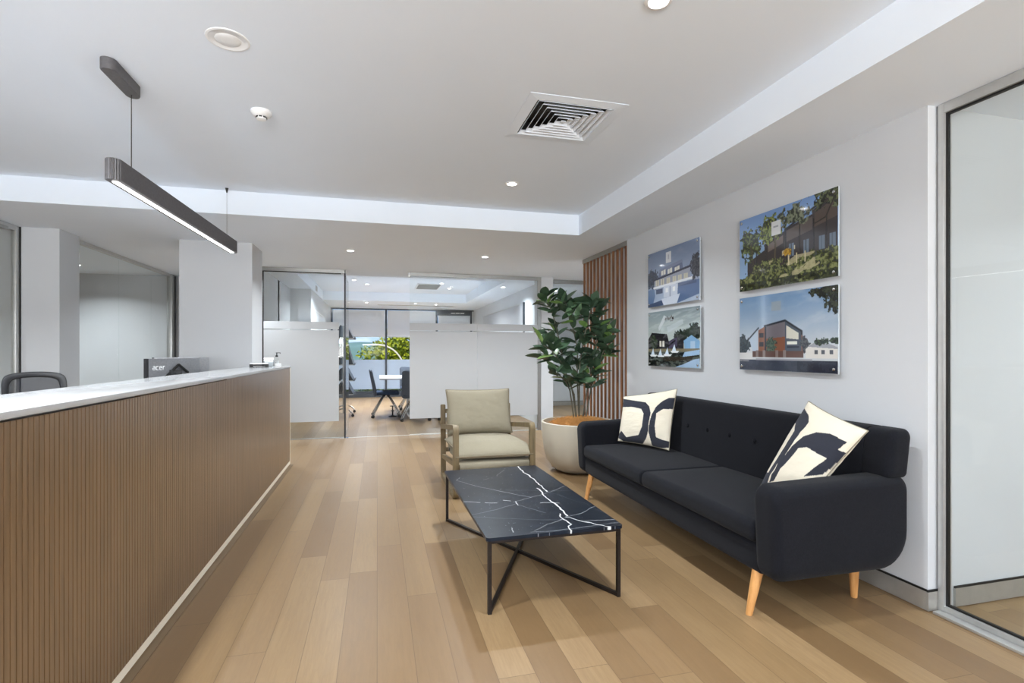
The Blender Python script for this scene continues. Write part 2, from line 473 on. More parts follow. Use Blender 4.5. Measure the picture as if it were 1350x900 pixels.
# glass wall on the right, nearest the camera
g = setting('window_1')
box('window_frame', 2.575, 2.625, 1.845, 1.872, .0, ZS - .002, M['alu_light'], g, .002)
box('top_rail', 2.575, 2.625, -3.6, 1.845, 2.352, ZS - .002, M['alu_light'], g, .002)
box('bottom_rail', 2.575, 2.625, -3.6, 1.845, .0, .035, M['alu_light'], g, .002)
box('floor_strip', 2.527, 2.574, -3.6, 1.86, .0, .012, M['alu_light'], g, .001)
bm = bmesh.new(); abox(bm, 2.588, 2.602, 1.835, 1.845, .035, 2.352); abox(bm, 2.588, 2.602, -3.6, 1.835, 2.342, 2.352); abox(bm, 2.588, 2.602, -3.6, 1.835, .035, .045)
mesh_obj('gasket', bm, M['black'], g)
box('glass_pane', 2.592, 2.6, -3.6, 1.835, .045, 2.342, M['glass'], g)

# glass walls on the left behind the desk
g = setting('window_2')
box('window_frame', -3.05, -3.01, 6.2, 6.24, 0, ZS - .002, M['alu_light'], g, .002)
box('window_frame', -3.06, -2.99, 8.83, 9.085, 0, ZS - .002, M['alu'], g, .002)
box('top_rail', -3.05, -3.01, 6.24, 8.83, 2.36, ZS - .002, M['alu_light'], g)
box('bottom_rail', -3.05, -3.01, 6.24, 8.83, 0, .04, M['alu_light'], g)
box('door_stile', -2.99, -2.975, 8.93, 8.96, 0, 2.38, M['black'], g)
for a, b in ((6.24, 7.262), (7.268, 8.19), (8.196, 8.83)):
    box('glass_pane', -3.035, -3.025, a, b, .04, 2.36, M['glass'], g)
g = setting('window_3')
box('window_frame', -3.28, -3.24, 5.80, 5.855, 0, ZS - .002, M['alu_light'], g, .002)
box('gasket', -3.24, -3.232, 5.845, 5.858, 0, ZS - .002, M['black'], g)
box('top_rail', -3.28, -3.24, 1.2, 5.80, 2.35, ZS - .002, M['alu_light'], g)
box('glass_pane', -3.265, -3.255, 1.2, 5.80, .0, 2.35, M['glass'], g)
box('door_hinge', -3.27, -3.215, 5.55, 5.66, 2.33, 2.36, M['alu'], g, .003)
struct('wall_left', -3.3, -3.2, -3.9, 1.2, 0, ZS, M['wall'])

# partition to the meeting room
def film(parent, x0, x1, y):
    box('frosted_film', x0, x1, y - .0012, y, .245, 1.535, M['frost'], parent)
    box('frosted_band', x0, x1, y - .0012, y, 1.548, 1.652, M['frost'], parent)
g = setting('window_4')
box('header_rail', -1.56, -.43, 7.745, 7.8, 2.348, ZS - .002, M['alu'], g)
box('window_frame', -1.56, -1.53, 7.75, 7.795, 0, 2.348, M['alu'], g)
box('gasket', -1.53, -1.515, 7.756, 7.774, .01, 2.348, M['black'], g)
box('gasket', -1.53, -.50, 7.756, 7.774, 2.336, 2.348, M['black'], g)
box('floor_channel', -1.53, -.45, 7.756, 7.784, 0, .012, M['alu'], g)
box('glass_pane', -1.515, -.47, 7.76, 7.77, .012, 2.336, M['glass'], g)
film(g, -1.515, -.53, 7.758)
g = setting('door_1')
box('pivot_stile', -.458, -.438, 7.745, 7.80, 0, 2.395, M['dark_frame'], g, .002)
box('glass_leaf', -.452, -.442, 7.80, 8.68, .01, 2.33, M['glass'], g)
box('floor_spring', -.50, -.40, 7.72, 7.80, 0, .004, M['chrome'], g)
box('top_patch', .44, .475, 7.75, 7.79, 2.33, 2.398, M['alu_light'], g, .003)
box('floor_track', -.43, .46, 7.762, 7.778, 0, .003, M['alu_light'], g)
g = setting('window_5')
box('header_rail', .46, 2.485, 7.745, 7.8, 2.348, ZS - .002, M['alu'], g)
box('window_frame', 2.43, 2.485, 7.75, 7.795, 0, 2.348, M['alu'], g)
box('floor_channel', .46, 2.43, 7.756, 7.784, 0, .012, M['alu_light'], g)
box('glass_pane', .46, 1.468, 7.76, 7.77, .012, 2.348, M['glass'], g)
box('glass_pane', 1.472, 2.43, 7.76, 7.77, .012, 2.348, M['glass'], g)
film(g, .46, 1.468, 7.758); film(g, 1.472, 2.43, 7.758)
g = setting('window_6')
box('header_rail', 2.68, 3.75, 7.95, 8.0, 2.34, ZS - .002, M['alu'], g)
box('floor_channel', 2.68, 3.75, 7.95, 8.0, 0, .02, M['alu'], g)
box('glass_pane', 2.68, 3.75, 7.97, 7.98, .02, 2.34, M['glass'], g)
struct('wall_office_front', 3.75, 6, 7.9, 8.0, 0, ZS, M['wall'])

# window wall of the meeting room
g = setting('window_7')
YW = 14.55
for x0, x1 in ((-1.2, -1.15), (.205, .255), (1.58, 1.63), (2.55, 2.60)):
    box('mullion', x0, x1, YW - .03, YW + .05, .16, 2.37, M['dark_frame'], g)
box('window_head', -1.2, 2.65, YW - .03, YW + .05, 2.37, ZS - .001, M['dark_frame'], g)
box('window_sill', -1.2, 2.65, YW - .06, YW + .05, 0, .1, M['dark_frame'], g)
box('transom', -1.15, 2.55, YW - .01, YW + .03, .1, .16, M['dark_frame'], g)
box('glass_pane', -1.15, 2.6, YW, YW + .01, .16, 2.37, glass_mat('outer_glass', boost=.08), g)
box('frosted_film', -1.15, 2.6, YW - .003, YW - .001, .215, 1.015, M['frost_out'], g)
box('window_return', 2.60, 2.65, YW - .03, YW + .05, .1, 2.37, M['wall'], g)
struct('wall_back', -7, -1.2, 14.5, 14.62, 0, ZS, M['wall'])
struct('wall_back_right', 2.65, 6, 14.5, 14.62, 0, ZS, M['wall'])
for (x0, x1, lab) in ((-1.14, .20, 'white roller blind half lowered over the left meeting room window'), (.26, 1.57, 'white roller blind half lowered over the middle meeting room window'), (1.64, 2.54, 'white roller blind over the narrow right meeting room window below the dark head box')):
    t = thing('roller_blind', lab, 'blind', ((x0 + x1) / 2, YW - .06, 2.36), 0, 'roller blinds on the meeting room windows')
    w = (x1 - x0) / 2
    box('blind_fabric', -w, w, -.002, .002, -.715, -.005, M['blind'], t)
    box('hem_bar', -w, w, -.006, .006, -.735, -.715, M['alu_light'], t)
t = thing('air_curtain', 'dark grey box with vent slots at the head of the right meeting room window', 'air curtain', (2.06, YW - .14, 2.24))
box('housing', -.47, .47, -.06, .06, 0, .12, M['dark_frame'], t, .01)
for k in range(3): box('vent_slot', -.08 + k * .13, .03 + k * .13, -.064, -.058, .045, .07, M['alu_light'], t)

# glass writing board on the meeting room right wall
t = thing('glass_board', 'tall glass writing board with dark end bar on the meeting room right wall', 'board', (2.649, 11.2, 0))
box('board_face', -.008, .0, -1.9, 1.9, 1.2, 2.13, M['white_top'], t)
box('end_bar', -.03, .0, -1.96, -1.91, .5, 2.15, M['dark_frame'], t)
box('top_strip', -.02, .0, -1.9, 1.9, 2.13, 2.145, M['alu_light'], t)

# ================================================================== LIGHTS
def add_light(name, loc, size, power, parent=None, shape='DISK', sy=None, spread=170, color=(.88, .95, 1)):
    d = bpy.data.lights.new(name, 'AREA'); d.shape = shape; d.size = size
    if sy: d.size_y = sy
    d.energy = power; d.spread = math.radians(spread); d.color = color
    o = link(bpy.data.objects.new(name, d)); o.location = loc
    if parent: o.parent = parent
    return o
def make_downlight(proto=[None]):
    t = thing('downlight', 'x', 'downlight')
    bm = bmesh.new()
    prof = [(.036, -.0), (.040, -.006), (.052, -.004), (.054, 0), (.054, .002), (.036, .002)]
    n = 32; rings = [[(r * math.cos(2 * PI * k / n), r * math.sin(2 * PI * k / n), z) for k in range(n)] for r, z in prof]
    loft(bm, rings + [rings[0]], False); finish(bm)
    mesh_obj('trim_ring', bm, M['white_plastic'], t, True, 40)
    bm = bmesh.new(); lathe(bm, [(.036, -.002), (.036, .0)], 32); finish(bm)
    mesh_obj('lens', bm, M['lens'], t)
    return t
DL = make_downlight(); used = False
def downlight(x, y, z, label, power=30, group=None, grp=None):
    global used
    o = DL if not used else copy_tree(DL); used = True
    o.location = (x, y, z - .003); o['label'] = label
    if group: o['group'] = group
    add_light('downlight_lamp', (0, 0, -.009), .09, power, o, spread=140)
    return o
P1 = 11.5
FILL = 540
downlight(1.06, 1.81, ZC, 'round downlight at the top edge of the photo, nearest in the raised ceiling', P1, 'downlights in the lobby ceiling')
downlight(1.06, 4.08, ZC, 'round downlight in the raised ceiling beyond the square air vent', P1, 'downlights in the lobby ceiling')
downlight(-.30, 6.25, ZS, 'round downlight in the lowered ceiling before the open doorway', P1 * .8, 'downlights in the lobby ceiling')
downlight(1.28, 6.25, ZS, 'round downlight in the lowered ceiling before the frosted glass, near the plant', P1 * .8, 'downlights in the lobby ceiling')
for (x, y, z, p) in ((1.06, -.45, ZC, P1), (-1.2, -.45, ZC, P1), (1.06, -2.6, ZC, P1), (-1.2, -2.6, ZC, P1), (-1.2, 1.6, ZC, P1), (-1.78, 7.4, ZS, P1 * .8), (-2.5, 3.2, ZC, P1 * 1.7), (-2.6, 1.1, ZC, P1 * 1.5)):  # ceiling grid carried on out of view, with extra downlights added as fill
    downlight(x, y, z, 'unseen round downlight added to the ceiling as fill', p, 'downlights out of view')
G = 'downlights in the meeting room'
for (x, y, z, lab) in ((-.43, 10.3, ZC, 'meeting room downlight just right of the dark door stile'), (-.20, 10.9, ZC, 'meeting room downlight seen through the open doorway, high'), (-.25, 12.75, ZS, 'meeting room downlight low above the left blind'),
                  (1.25, 10.4, ZC, 'meeting room downlight right of the grey air vent'), (1.50, 11.15, ZC, 'meeting room downlight right of the vent, lower of the pair'), (.89, 12.7, ZS, 'meeting room downlight above the middle blind'), (1.40, 12.9, ZS, 'meeting room downlight above the dark air curtain box'), (2.2, 9.1, ZS, 'meeting room downlight at the right by the frame')):
    downlight(x, y, z, lab, 18 if x < 2 else 1.5, G)
for (x, y, lab) in ((-3.9, 8.2, 'downlight in the office behind the left glass wall'), (-5.0, 7.6, 'downlight deep in the office behind the left glass wall')):
    downlight(x, y, ZS, lab, 5, 'downlights behind the left glass')
for (x, y, lab) in ((-4.6, 4.2, 'downlight in the far left glass office'), (3.9, .9, 'downlight in the glass room at the right edge'), (3.9, -1.2, 'downlight outside the photo in the right glass room'), (3.15, 6.4, 'downlight in the passage behind the timber slat screen'), (3.3, 9.4, 'downlight behind the glass left of the slat screen'), (3.15, 3.6, 'downlight deep in the passage behind the wall')):
    downlight(x, y, ZS, lab, 11 if y > 3 else 2.2, 'downlights in side rooms')

# fill light added behind the camera, tilted up to brighten ceiling and walls
dlt = add_light('added_fill_light', (-.55, -4.15, 1.4), 4.8, FILL, None, 'RECTANGLE', 2.2, 180, (1, .985, .972)); dlt.rotation_euler = (PI / 2 + math.radians(70), 0, 0)
# pendant
t = thing('pendant_light', 'long dark fluted linear pendant lamp hanging over the reception desk', 'pendant lamp', (-1.22, 3.93, 0))
Lh = 1.085; W = .034
def stadium(w, L, n=10):
    pts = [(w * math.cos(a), L - w + w * math.sin(a)) for a in [PI * k / n for k in range(n + 1)]]
    pts += [(w * math.cos(a), -L + w + w * math.sin(a)) for a in [PI + PI * k / n for k in range(n + 1)]]
    return pts
def zt(y): return 2.118 + .0215 * y     # lamp hangs a touch lower at its near end
bm = bmesh.new()
path = stadium(W, Lh, 10)
dense = []
for i in range(len(path)):
    a = Vector(path[i]); b = Vector(path[(i + 1) % len(path)]); k = max(1, int((b - a).length / .0045))
    for j in range(k): dense.append(a + (b - a) * j / k)
def flute(i, p):
    c = Vector((0, max(-Lh + W, min(Lh - W, p.y)))); d = (p - c); d.normalize()
    return p + d * (.0012 if (i // 1) % 2 else -.0012)
ring = [flute(i, p) for i, p in enumerate(dense)]
rings = []
for z, ins in ((-.048, .003), (-.046, 0), (.052, 0), (.054, .003)):
    rings.append([((p.x) * (1 - ins / W), p.y, zt(p.y) + z) for p in ring])
loft(bm, rings, True); finish(bm)
mesh_obj('housing', bm, M['pendant'], t)
bm = bmesh.new()
pr = stadium(.012, Lh - .035, 8)
loft(bm, [[(x, y, zt(y) - .0485) for x, y in pr], [(x, y, zt(y) - .0515) for x, y in pr]], True); finish(bm)
mesh_obj('diffuser', bm, M['lens_lin'], t)
bm = bmesh.new(); cp = stadium(.033, .155, 10)
loft(bm, [[(x * .9, y - .98, 2.545) for x, y in cp], [(x, y - .98, 2.549) for x, y in cp], [(x, y - .98, 2.599) for x, y in cp]], True); finish(bm)
mesh_obj('ceiling_canopy', bm, M['pendant'], t, True, 30)
for y, z1 in ((-.87, 2.548), (.87, 2.58)):
    bm = bmesh.new(); tube(bm, [(0, y, zt(y) + .05), (0, y, z1)], .0022 if y < 0 else .0012, 8); mesh_obj('suspension_cable', bm, M['black_metal'], t)
bm = bmesh.new(); lathe(bm, [(.004, 2.56), (.008, 2.575), (.013, 2.599)], 16, (0, .87, 0)); mesh_obj('cable_gripper', bm, M['black'], t, True, 40)
l = add_light('pendant_lamp', (0, 0, 2.055), .03, 11, t, 'RECTANGLE', 2.0, 160); 

# ceiling vent
t = thing('ceiling_air_vent', 'square white ceiling air vent with nested angled louvres above the lounge', 'air vent', (1.066, 2.902, ZC))
def sqring(bm, a0, z0, a1, z1, thick=.0):
    v = []
    for a, z in ((a0, z0), (a1, z1), (a1, z1 + .002), (a0, z0 + .002)):
        v.append([bm.verts.new((sx * a, sy * a, z)) for sx, sy in ((-1, -1), (1, -1), (1, 1), (-1, 1))])
    for q in range(4):
        A, B = v[q], v[(q + 1) % 4]
        for i in range(4): bm.faces.new((A[i], A[(i + 1) % 4], B[(i + 1) % 4], B[i]))
bm = bmesh.new(); sqring(bm, .285, -.003, .225, -.008); sqring(bm, .225, -.008, .222, .0); finish(bm); mesh_obj('vent_frame', bm, M['ceil'], t)
bm = bmesh.new()
for k in range(6):
    a = .212 - k * .034; sqring(bm, a + .006, -.0085, a - .010, .010)
abox(bm, -.014, .014, -.014, .014, -.008, -.004); finish(bm); mesh_obj('louvres', bm, M['ceil'], t)
bm = bmesh.new(); abox(bm, -.224, .224, -.224, .224, .07, .08)
for a, b, c, d in ((-.224, -.220, -.224, .224), (.220, .224, -.224, .224), (-.22, .22, -.224, -.22), (-.22, .22, .22, .224)): abox(bm, a, b, c, d, .0, .07)
mesh_obj('dark_duct', bm, M['black'], t)

bm = bmesh.new(); lathe(bm, [(.055, 0), (.056, -.012), (.045, -.026), (.028, -.032), (.026, -.046), (.0, -.05)][:-1] + [(.012, -.05)], 28); finish(bm)
t = thing('smoke_detector', 'small round white smoke detector on the raised ceiling', 'smoke detector', (-.64, 3.22, ZC))
mesh_obj('detector_body', bm, M['white_plastic'], t, True, 40)
bm = bmesh.new()
for k in range(8):
    a = 2 * PI * k / 8; x, y = math.cos(a) * .0275, math.sin(a) * .0275
    r = bmesh.ops.create_cube(bm, size=1)
    for v in r['verts']: v.co = Matrix.Rotation(a, 3, 'Z') @ Vector((v.co.x * .003 + .0275, v.co.y * .016, v.co.z * .007 - .0365))
mesh_obj('sensor_slots', bm, M['black'], t)
t = thing('ceiling_speaker', 'flat round white speaker grille flush with the ceiling', 'speaker', (-.635, 2.515, ZC))
bm = bmesh.new(); lathe(bm, [(.088, 0), (.087, -.003), (.078, -.004), (.0765, -.003)], 40); finish(bm); mesh_obj('speaker_rim', bm, M['white_plastic'], t, True, 40)
bm = bmesh.new(); lathe(bm, [(.052, -.003), (.05, -.0045), (.02, -.005)], 32); mesh_obj('speaker_grille', bm, M['white_plastic'], t, True, 40)
t = thing('meeting_room_air_vent', 'grey rectangular ceiling vent in the meeting room', 'air vent', (1.03, 10.95, ZC))
box('vent_frame', -.25, .25, -.42, .42, -.012, -.001, M['white_plastic'], t)
bm = bmesh.new()
for k in range(16): abox(bm, -.22, .22, -.39 + k * .05, -.36 + k * .05, -.018, -.012)
mesh_obj('louvres', bm, M['alu'], t)
t = thing('slot_diffuser', 'long thin grey slot diffuser in the meeting room ceiling by the window', 'air vent', (.95, 13.3, ZS))
box('slot_frame', -.95, .95, -.05, .05, -.006, -.001, M['alu_light'], t); box('slot_gap', -.93, .93, -.02, .02, -.0075, -.006, M['dark_frame'], t)
t = thing('wall_access_panel', 'small grey grille high on the meeting room left bulkhead', 'vent', (-1.179, 11.0, 2.49))
box('grille', 0, .008, -.12, .12, -.05, .05, M['alu'], t)

# ================================================================== RECEPTION DESK
dw = NT('walnut_batten')
v = dw.coords((30, 30, 2)); n = dw.noise(v, 1.5, 5, .6); v2 = dw.coords((6, 45, .4)); n2 = dw.noise(v2, 1, 2)
c = dw.ramp(n, [(.3, rgb(96, 72, 46)), (.7, rgb(128, 99, 69))]); c = dw.mix(dw.math('MULTIPLY', n2, .4), c, rgb(136, 110, 82))
dw.bsdf(Base_Color=c, Roughness=.33, Specular_IOR_Level=.6, Coat_Weight=.5, Coat_Roughness=.22); dw.bump(n, .05, .001)
M['desk_wood'] = dw.m
desk = thing('reception_desk', 'long reception desk with fluted timber front and thin white stone top', 'reception desk', (-1.1, 3.3, 0))
def dl(X, Y, Z): return (X + 1.1, Y - 3.3, Z)
joints = [.1, 1.15, 2.386, 3.62, 4.85, 6.055]
for k, (a, b) in enumerate(zip(joints[:-1], joints[1:])):
    bm = bmesh.new(); top = 1.052 if k % 2 == 0 and k < 3 else 1.056
    if k < 2: top = 1.050
    nb = round((b - a) / .024); p = (b - a) / nb
    z0 = .046
    for i in range(nb):
        y0 = a + i * p + .0018; y1 = a + (i + 1) * p - .0018
        X0, X1 = -.929, -.920
        q = [(X0, y0), (X1 - .0008, y0), (X1, y0 + .0008), (X1, y1 - .0008), (X1 - .0008, y1), (X0, y1)]
        loft(bm, [[(x + 1.1, y - 3.3, z) for x, y in q] for z in (z0, top)], True)
    abox(bm, -.94 + 1.1, -.928 + 1.1, a - 3.3, b - 3.3, z0, top)
    finish(bm); mesh_obj('front_panel', bm, M['desk_wood'], desk)
box('end_trim', -.95 + 1.1, -.918 + 1.1, 6.057 - 3.3, 6.072 - 3.3, .01, 1.058, M['cream'], desk)
box('base_strip', -.94 + 1.1, -.921 + 1.1, .1 - 3.3, 6.06 - 3.3, .008, .044, M['cream'], desk)
box('floor_strip', -.92 + 1.1, -.886 + 1.1, .1 - 3.3, 6.06 - 3.3, .0, .003, plain('floor_shade_strip', rgb(104, 84, 60), .6), desk)  # thin dark strip put in for the shade along the desk foot
box('countertop', -1.29 + 1.1, -.912 + 1.1, 0.1 - 3.3, 6.075 - 3.3, 1.058, 1.078, M['stone'], desk, .002)
box('upstand_wall', -1.27 + 1.1, -.95 + 1.1, .12 - 3.3, 6.05 - 3.3, .0, 1.057, M['white_top'], desk)
box('work_surface', -2.05 + 1.1, -1.27 + 1.1, .12 - 3.3, 5.55 - 3.3, .70, .73, M['white_top'], desk, .002)
box('side_panel', -2.0 + 1.1, -1.27 + 1.1, .12 - 3.3, .15 - 3.3, 0, .70, M['white_top'], desk)
box('side_panel', -2.0 + 1.1, -1.27 + 1.1, 5.52 - 3.3, 5.55 - 3.3, 0, .70, M['white_top'], desk)

# monitors: built facing -y locally (screen), back towards +y
def letter_logo(bm, x, z, y, s):
    """the small four letter mark on the monitor back: a c e r as bars, mirrored for viewing from +y"""
    w = .0035 * s
    def L(pts):
        for a, b in zip(pts[:-1], pts[1:]): barpath(bm, [(x - a[0] * s, y, z + a[1] * s), (x - b[0] * s, y, z + b[1] * s)], .002, w)
    def off(p, d): return [(a + d, b) for a, b in p]
    L(off([(.002, .018), (.014, .018), (.014, 0), (.002, 0), (.0, .005), (.003, .010), (.014, .010)], 0))
    L(off([(.014, .018), (.004, .018), (0, .012), (0, .005), (.004, 0), (.014, 0)], .021))
    L(off([(.014, 0), (.004, 0), (0, .005), (0, .013), (.004, .018), (.012, .018), (.014, .010), (.001, .009)], .042))
    L(off([(.0, 0), (.0, .018)], .064)); L(off([(.0, .012), (.005, .018), (.012, .018)], .064))
mon_back = plain('brushed_grey_monitor_back', rgb(150, 151, 154), .32, .6, var=.1, scale=60)
screen_mat = plain('dark_screen', rgb(12, 12, 14), .15, 0, var=.05)
def monitor(label, A, B, z1, logo):
    A = Vector(A); B = Vector(B); mid = (A + B) / 2; w = (B - A).length; ang = math.atan2(B.y - A.y, B.x - A.x)
    # local +x runs A->B ; back faces local -y
    t = thing('computer_monitor', label, 'monitor', (mid.x, mid.y, .73), ang, 'monitors behind the desk')
    h = z1 - .73
    box('casing', -w / 2, w / 2, .0, .028, h - .34, h, mon_back, t, .003)
    box('screen', -w / 2 + .008, w / 2 - .008, .0275, .031, h - .325, h - .008, screen_mat, t)
    box('bezel_edge', -w / 2 - .002, -w / 2 + .014, -.002, .03, h - .34, h, M['dark_plastic'], t)
    bm = bmesh.new(); abox(bm, -.03, .03, -.045, -.018, .0, h - .12, .004); mesh_obj('stand_neck', bm, M['dark_plastic'], t, True, 40)
    box('stand_base', -.12, .12, -.12, .09, 0, .012, M['dark_plastic'], t, .004)
    bm = bmesh.new()     # chevron arms on the back
    barpath(bm, [(-.10, -.006, h - .16), (.02, -.02, h - .055), (.14, -.006, h - .13)], .014, .016); finish(bm)
    mesh_obj('stand_chevron', bm, M['black'], t)
    box('cable_box', -.06, .06, -.02, .001, h - .28, h - .10, M['dark_plastic'], t, .004)
    if logo:
        bm = bmesh.new(); letter_logo(bm, 0, 0, 0, 1.6)
        for v in bm.verts: v.co = Vector((-v.co.x - w / 2 + .055, v.co.y - .0012, v.co.z + h - .095))
        finish(bm); mesh_obj('logo', bm, M['white_plastic'], t)
    return t
monitor('grey backed computer monitor with a small chrome mark, seen above the desk counter', (-1.85, 4.92), (-1.61, 5.43), 1.172, True)
monitor('second computer monitor peeking out behind the first with black stand arm', (-1.97, 5.35), (-1.555, 5.505), 1.178, False)

# things on the counter end
t = thing('sanitiser_bottle', 'clear sanitiser bottle with black pump on the desk end', 'bottle', (-1.03, 5.93, 1.078), .3)
bm = bmesh.new(); lathe(bm, [(.02, 0), (.024, .004), (.024, .075), (.018, .088), (.010, .094), (.010, .1)], 24); finish(bm)
mesh_obj('bottle_body', bm, M['glass'], t, True, 50)
bm = bmesh.new(); lathe(bm, [(.021, .003), (.022, .005), (.022, .055), (.02, .058)], 24); mesh_obj('gel', bm, plain('clear_gel', rgb(196, 198, 200), .2), t, True, 50)
bm = bmesh.new(); lathe(bm, [(.013, .098), (.013, .112), (.006, .116), (.0045, .135), (.009, .137), (.009, .144)], 16); abox(bm, -.004, .036, -.004, .004, .137, .144); abox(bm, .031, .036, -.003, .003, .13, .138); finish(bm)
mesh_obj('pump', bm, M['black'], t, True, 40)
acry = glass_mat('clear_acrylic', (.9, .92, .93, 1), 2.0)
t = thing('acrylic_holder', 'clear acrylic card holder on the desk end beside the pump bottle', 'holder', (-1.09, 5.84, 1.078), .1)
bm = bmesh.new(); abox(bm, -.045, .045, -.002, .002, 0, .09); abox(bm, -.045, .045, -.045, -.041, 0, .055); abox(bm, -.045, -.041, -.045, .002, 0, .055); abox(bm, .041, .045, -.045, .002, 0, .055); abox(bm, -.045, .045, -.045, .002, 0, .003)
mesh_obj('holder_shell', bm, acry, t)
box('cards', -.038, .038, -.03, -.008, .004, .062, M['white_plastic'], t)
t = thing('small_white_box', 'small white card box on the desk end by the bottle', 'box', (-1.0, 5.83, 1.078), .1)
box('box_body', -.028, .028, -.02, .02, 0, .026, M['white_plastic'], t, .002); box('box_lid', -.029, .029, -.021, .021, .0262, .031, M['white_plastic'], t, .001)
t = thing('pen_tray', 'low black pen tray with pale papers on the desk end', 'tray', (-1.13, 5.58, 1.078), .15)
bm = bmesh.new(); abox(bm, -.085, .085, -.03, .03, 0, .006, .002); abox(bm, -.085, -.055, -.03, .03, 0, .03, .004); abox(bm, .055, .085, -.03, .03, 0, .03, .004); tube(bm, [(-.055, 0, .02), (.055, 0, .02)], .007, 10); finish(bm)
mesh_obj('tray_body', bm, M['black'], t, True, 40)
box('paper_stack', -.08, .08, -.026, .026, .0305, .042, M['white_plastic'], t)

# office chair behind desk
t = thing('office_chair', 'black office chair with open mesh back behind the reception desk', 'chair', (-2.33, 4.43, 0), math.radians(35))
# local: back plane at y=+.2, faces -y ... back rest visible over the counter
def backpt(u, v):      # u -1..1, v 0..1
    w = .192 - .03 * max(0, 1 - v) ** 1.5 * 1.2
    return Vector((u * w, .23 + .05 * v - .05 * u * u, .58 + .50 * v))
out = [(-.82, .02), (-.9, .25), (-1, .6), (-.98, .88), (-.86, .97), (-.5, 1.0), (0, 1.01), (.5, 1.0), (.86, .97), (.98, .88), (1, .6), (.9, .25), (.82, .02), (.4, -.02), (-.4, -.02)]
bm = bmesh.new()
n = len(out); rings = []
for i in range(n):
    rings_c = backpt(*out[i]); cen = backpt(0, .5)
    inn = backpt(out[i][0] * .76, .5 + (out[i][1] - .5) * (.82))
    rings.append([rings_c + Vector((0, -.016, 0)), rings_c + Vector((0, .016, 0)), inn + Vector((0, .014, 0)), inn + Vector((0, -.014, 0))])
loft(bm, rings + [rings[0]], False); bmesh.ops.remove_doubles(bm, verts=bm.verts[:], dist=1e-5); finish(bm)
o = mesh_obj('backrest_frame', bm, M['dark_plastic'], t, True, 60)
md = o.modifiers.new('s', 'SUBSURF'); md.levels = 2; md.render_levels = 2
bm = bmesh.new(); G_ = [[backpt(-.8 + 1.6 * i / 12, .07 + .86 * j / 12) for i in range(13)] for j in range(13)]
vv = [[bm.verts.new(p) for p in r] for r in G_]
for j in range(12):
    for i in range(12): bm.faces.new((vv[j][i], vv[j][i + 1], vv[j + 1][i + 1], vv[j + 1][i]))
mm = NT('open_mesh'); d1 = mm.n('ShaderNodeBsdfDiffuse', Color=rgb(60, 60, 64)); d2 = mm.n('ShaderNodeBsdfTransparent'); mx = mm.n('ShaderNodeMixShader'); mx.inputs[0].default_value = .5
ck = mm.n('ShaderNodeTexChecker'); mm.put(ck.inputs['Vector'], mm.coords()); ck.inputs['Scale'].default_value = 500
mm.put(mx.inputs[0], mm.math('MULTIPLY_ADD', ck.outputs['Fac'], .5, .3)); mm.put(mx.inputs[1], d1.outputs[0]); mm.put(mx.inputs[2], d2.outputs[0]); mm.put(mm.out.inputs[0], mx.outputs[0])
o = mesh_obj('backrest_mesh', bm, mm.m, t, True); sol = o.modifiers.new('t', 'SOLIDIFY'); sol.thickness = .002
bm = bmesh.new(); soft_block(bm, -.24, .24, -.25, .22, .45, .52, .03, .03, .01); finish(bm); mesh_obj('seat', bm, M['sofa_dark'], t, True)
bm = bmesh.new(); tube(bm, [(0, .1, .43), (0, .27, .45), (0, .285, .6), (0, .26, .75)], .018, 10); mesh_obj('back_support', bm, M['dark_plastic'], t, True)
bm = bmesh.new(); tube(bm, [(0, 0, .08), (0, 0, .45)], .025, 16); mesh_obj('gas_column', bm, M['chrome'], t, True, 40)
bm = bmesh.new()
for k in range(5):
    a = 2 * PI * k / 5 + .3; tube(bm, [(0, 0, .10), (.3 * math.cos(a), .3 * math.sin(a), .065)], [.025, .016], 10)
mesh_obj('star_base', bm, M['dark_plastic'], t, True)
for k in range(5):
    a = 2 * PI * k / 5 + .3; bm = bmesh.new(); x, y = .3 * math.cos(a), .3 * math.sin(a)
    tube(bm, [(x - .02 * math.sin(a), y + .02 * math.cos(a), .028), (x + .02 * math.sin(a), y - .02 * math.cos(a), .028)], .028, 16); mesh_obj('castor', bm, M['black'], t, True, 40)
for s in (-1, 1):
    bm = bmesh.new(); tube(bm, [(s * .25, .0, .46), (s * .28, .0, .5), (s * .28, .0, .64)], .014, 10); abox(bm, s * .28 - .035, s * .28 + .035, -.13, .11, .64, .665, .01); finish(bm)
    mesh_obj('armrest', bm, M['dark_plastic'], t, True, 40)

# ================================================================== COFFEE TABLE
ct = thing('coffee_table', 'low rectangular black marble coffee table on thin dark metal frame', 'coffee table', (.832, 3.075, 0), math.radians(.8))
cv = Canvas(280, 560, .70 / 1.42)
q = homog([(45, 100), (703, 60), (1277, 480), (315, 600)], [(0, 0), (1, 0), (1, 1), (0, 1)])
A0 = fbm(cv.X * .5, cv.Y, 5, 3)[..., None]; A1 = fbm(cv.X * .5, cv.Y, 40, 8)[..., None]
cv.A = np.array([20, 24, 32.]) + A0 * np.array([12, 14, 17.]) + (A1 - .5) * 12
def V_(pts, w, a, jit=.02, seed=1, dash=0, col=(232, 232, 230)): cv.line([q(p) for p in pts], w * 1.12, col, min(1, a * 1.3), jit, seed, dash)
V_([(570, 65), (620, 110), (675, 150), (720, 200), (770, 245)], .0023, .95, .03, 2)
V_([(705, 222), (740, 260), (790, 315), (840, 355), (885, 395), (900, 420)], .0026, 1, .03, 3)
V_([(845, 405), (880, 445), (918, 480), (890, 500), (915, 545)], .0019, .85, .03, 4)
V_([(160, 325), (300, 332), (410, 335)], .0016, .7, .02, 5, 20)
V_([(460, 312), (560, 322), (680, 332), (740, 325), (860, 330)], .0019, .7, .02, 6, 9)
V_([(550, 320), (558, 348)], .0014, .8, .02, 7)
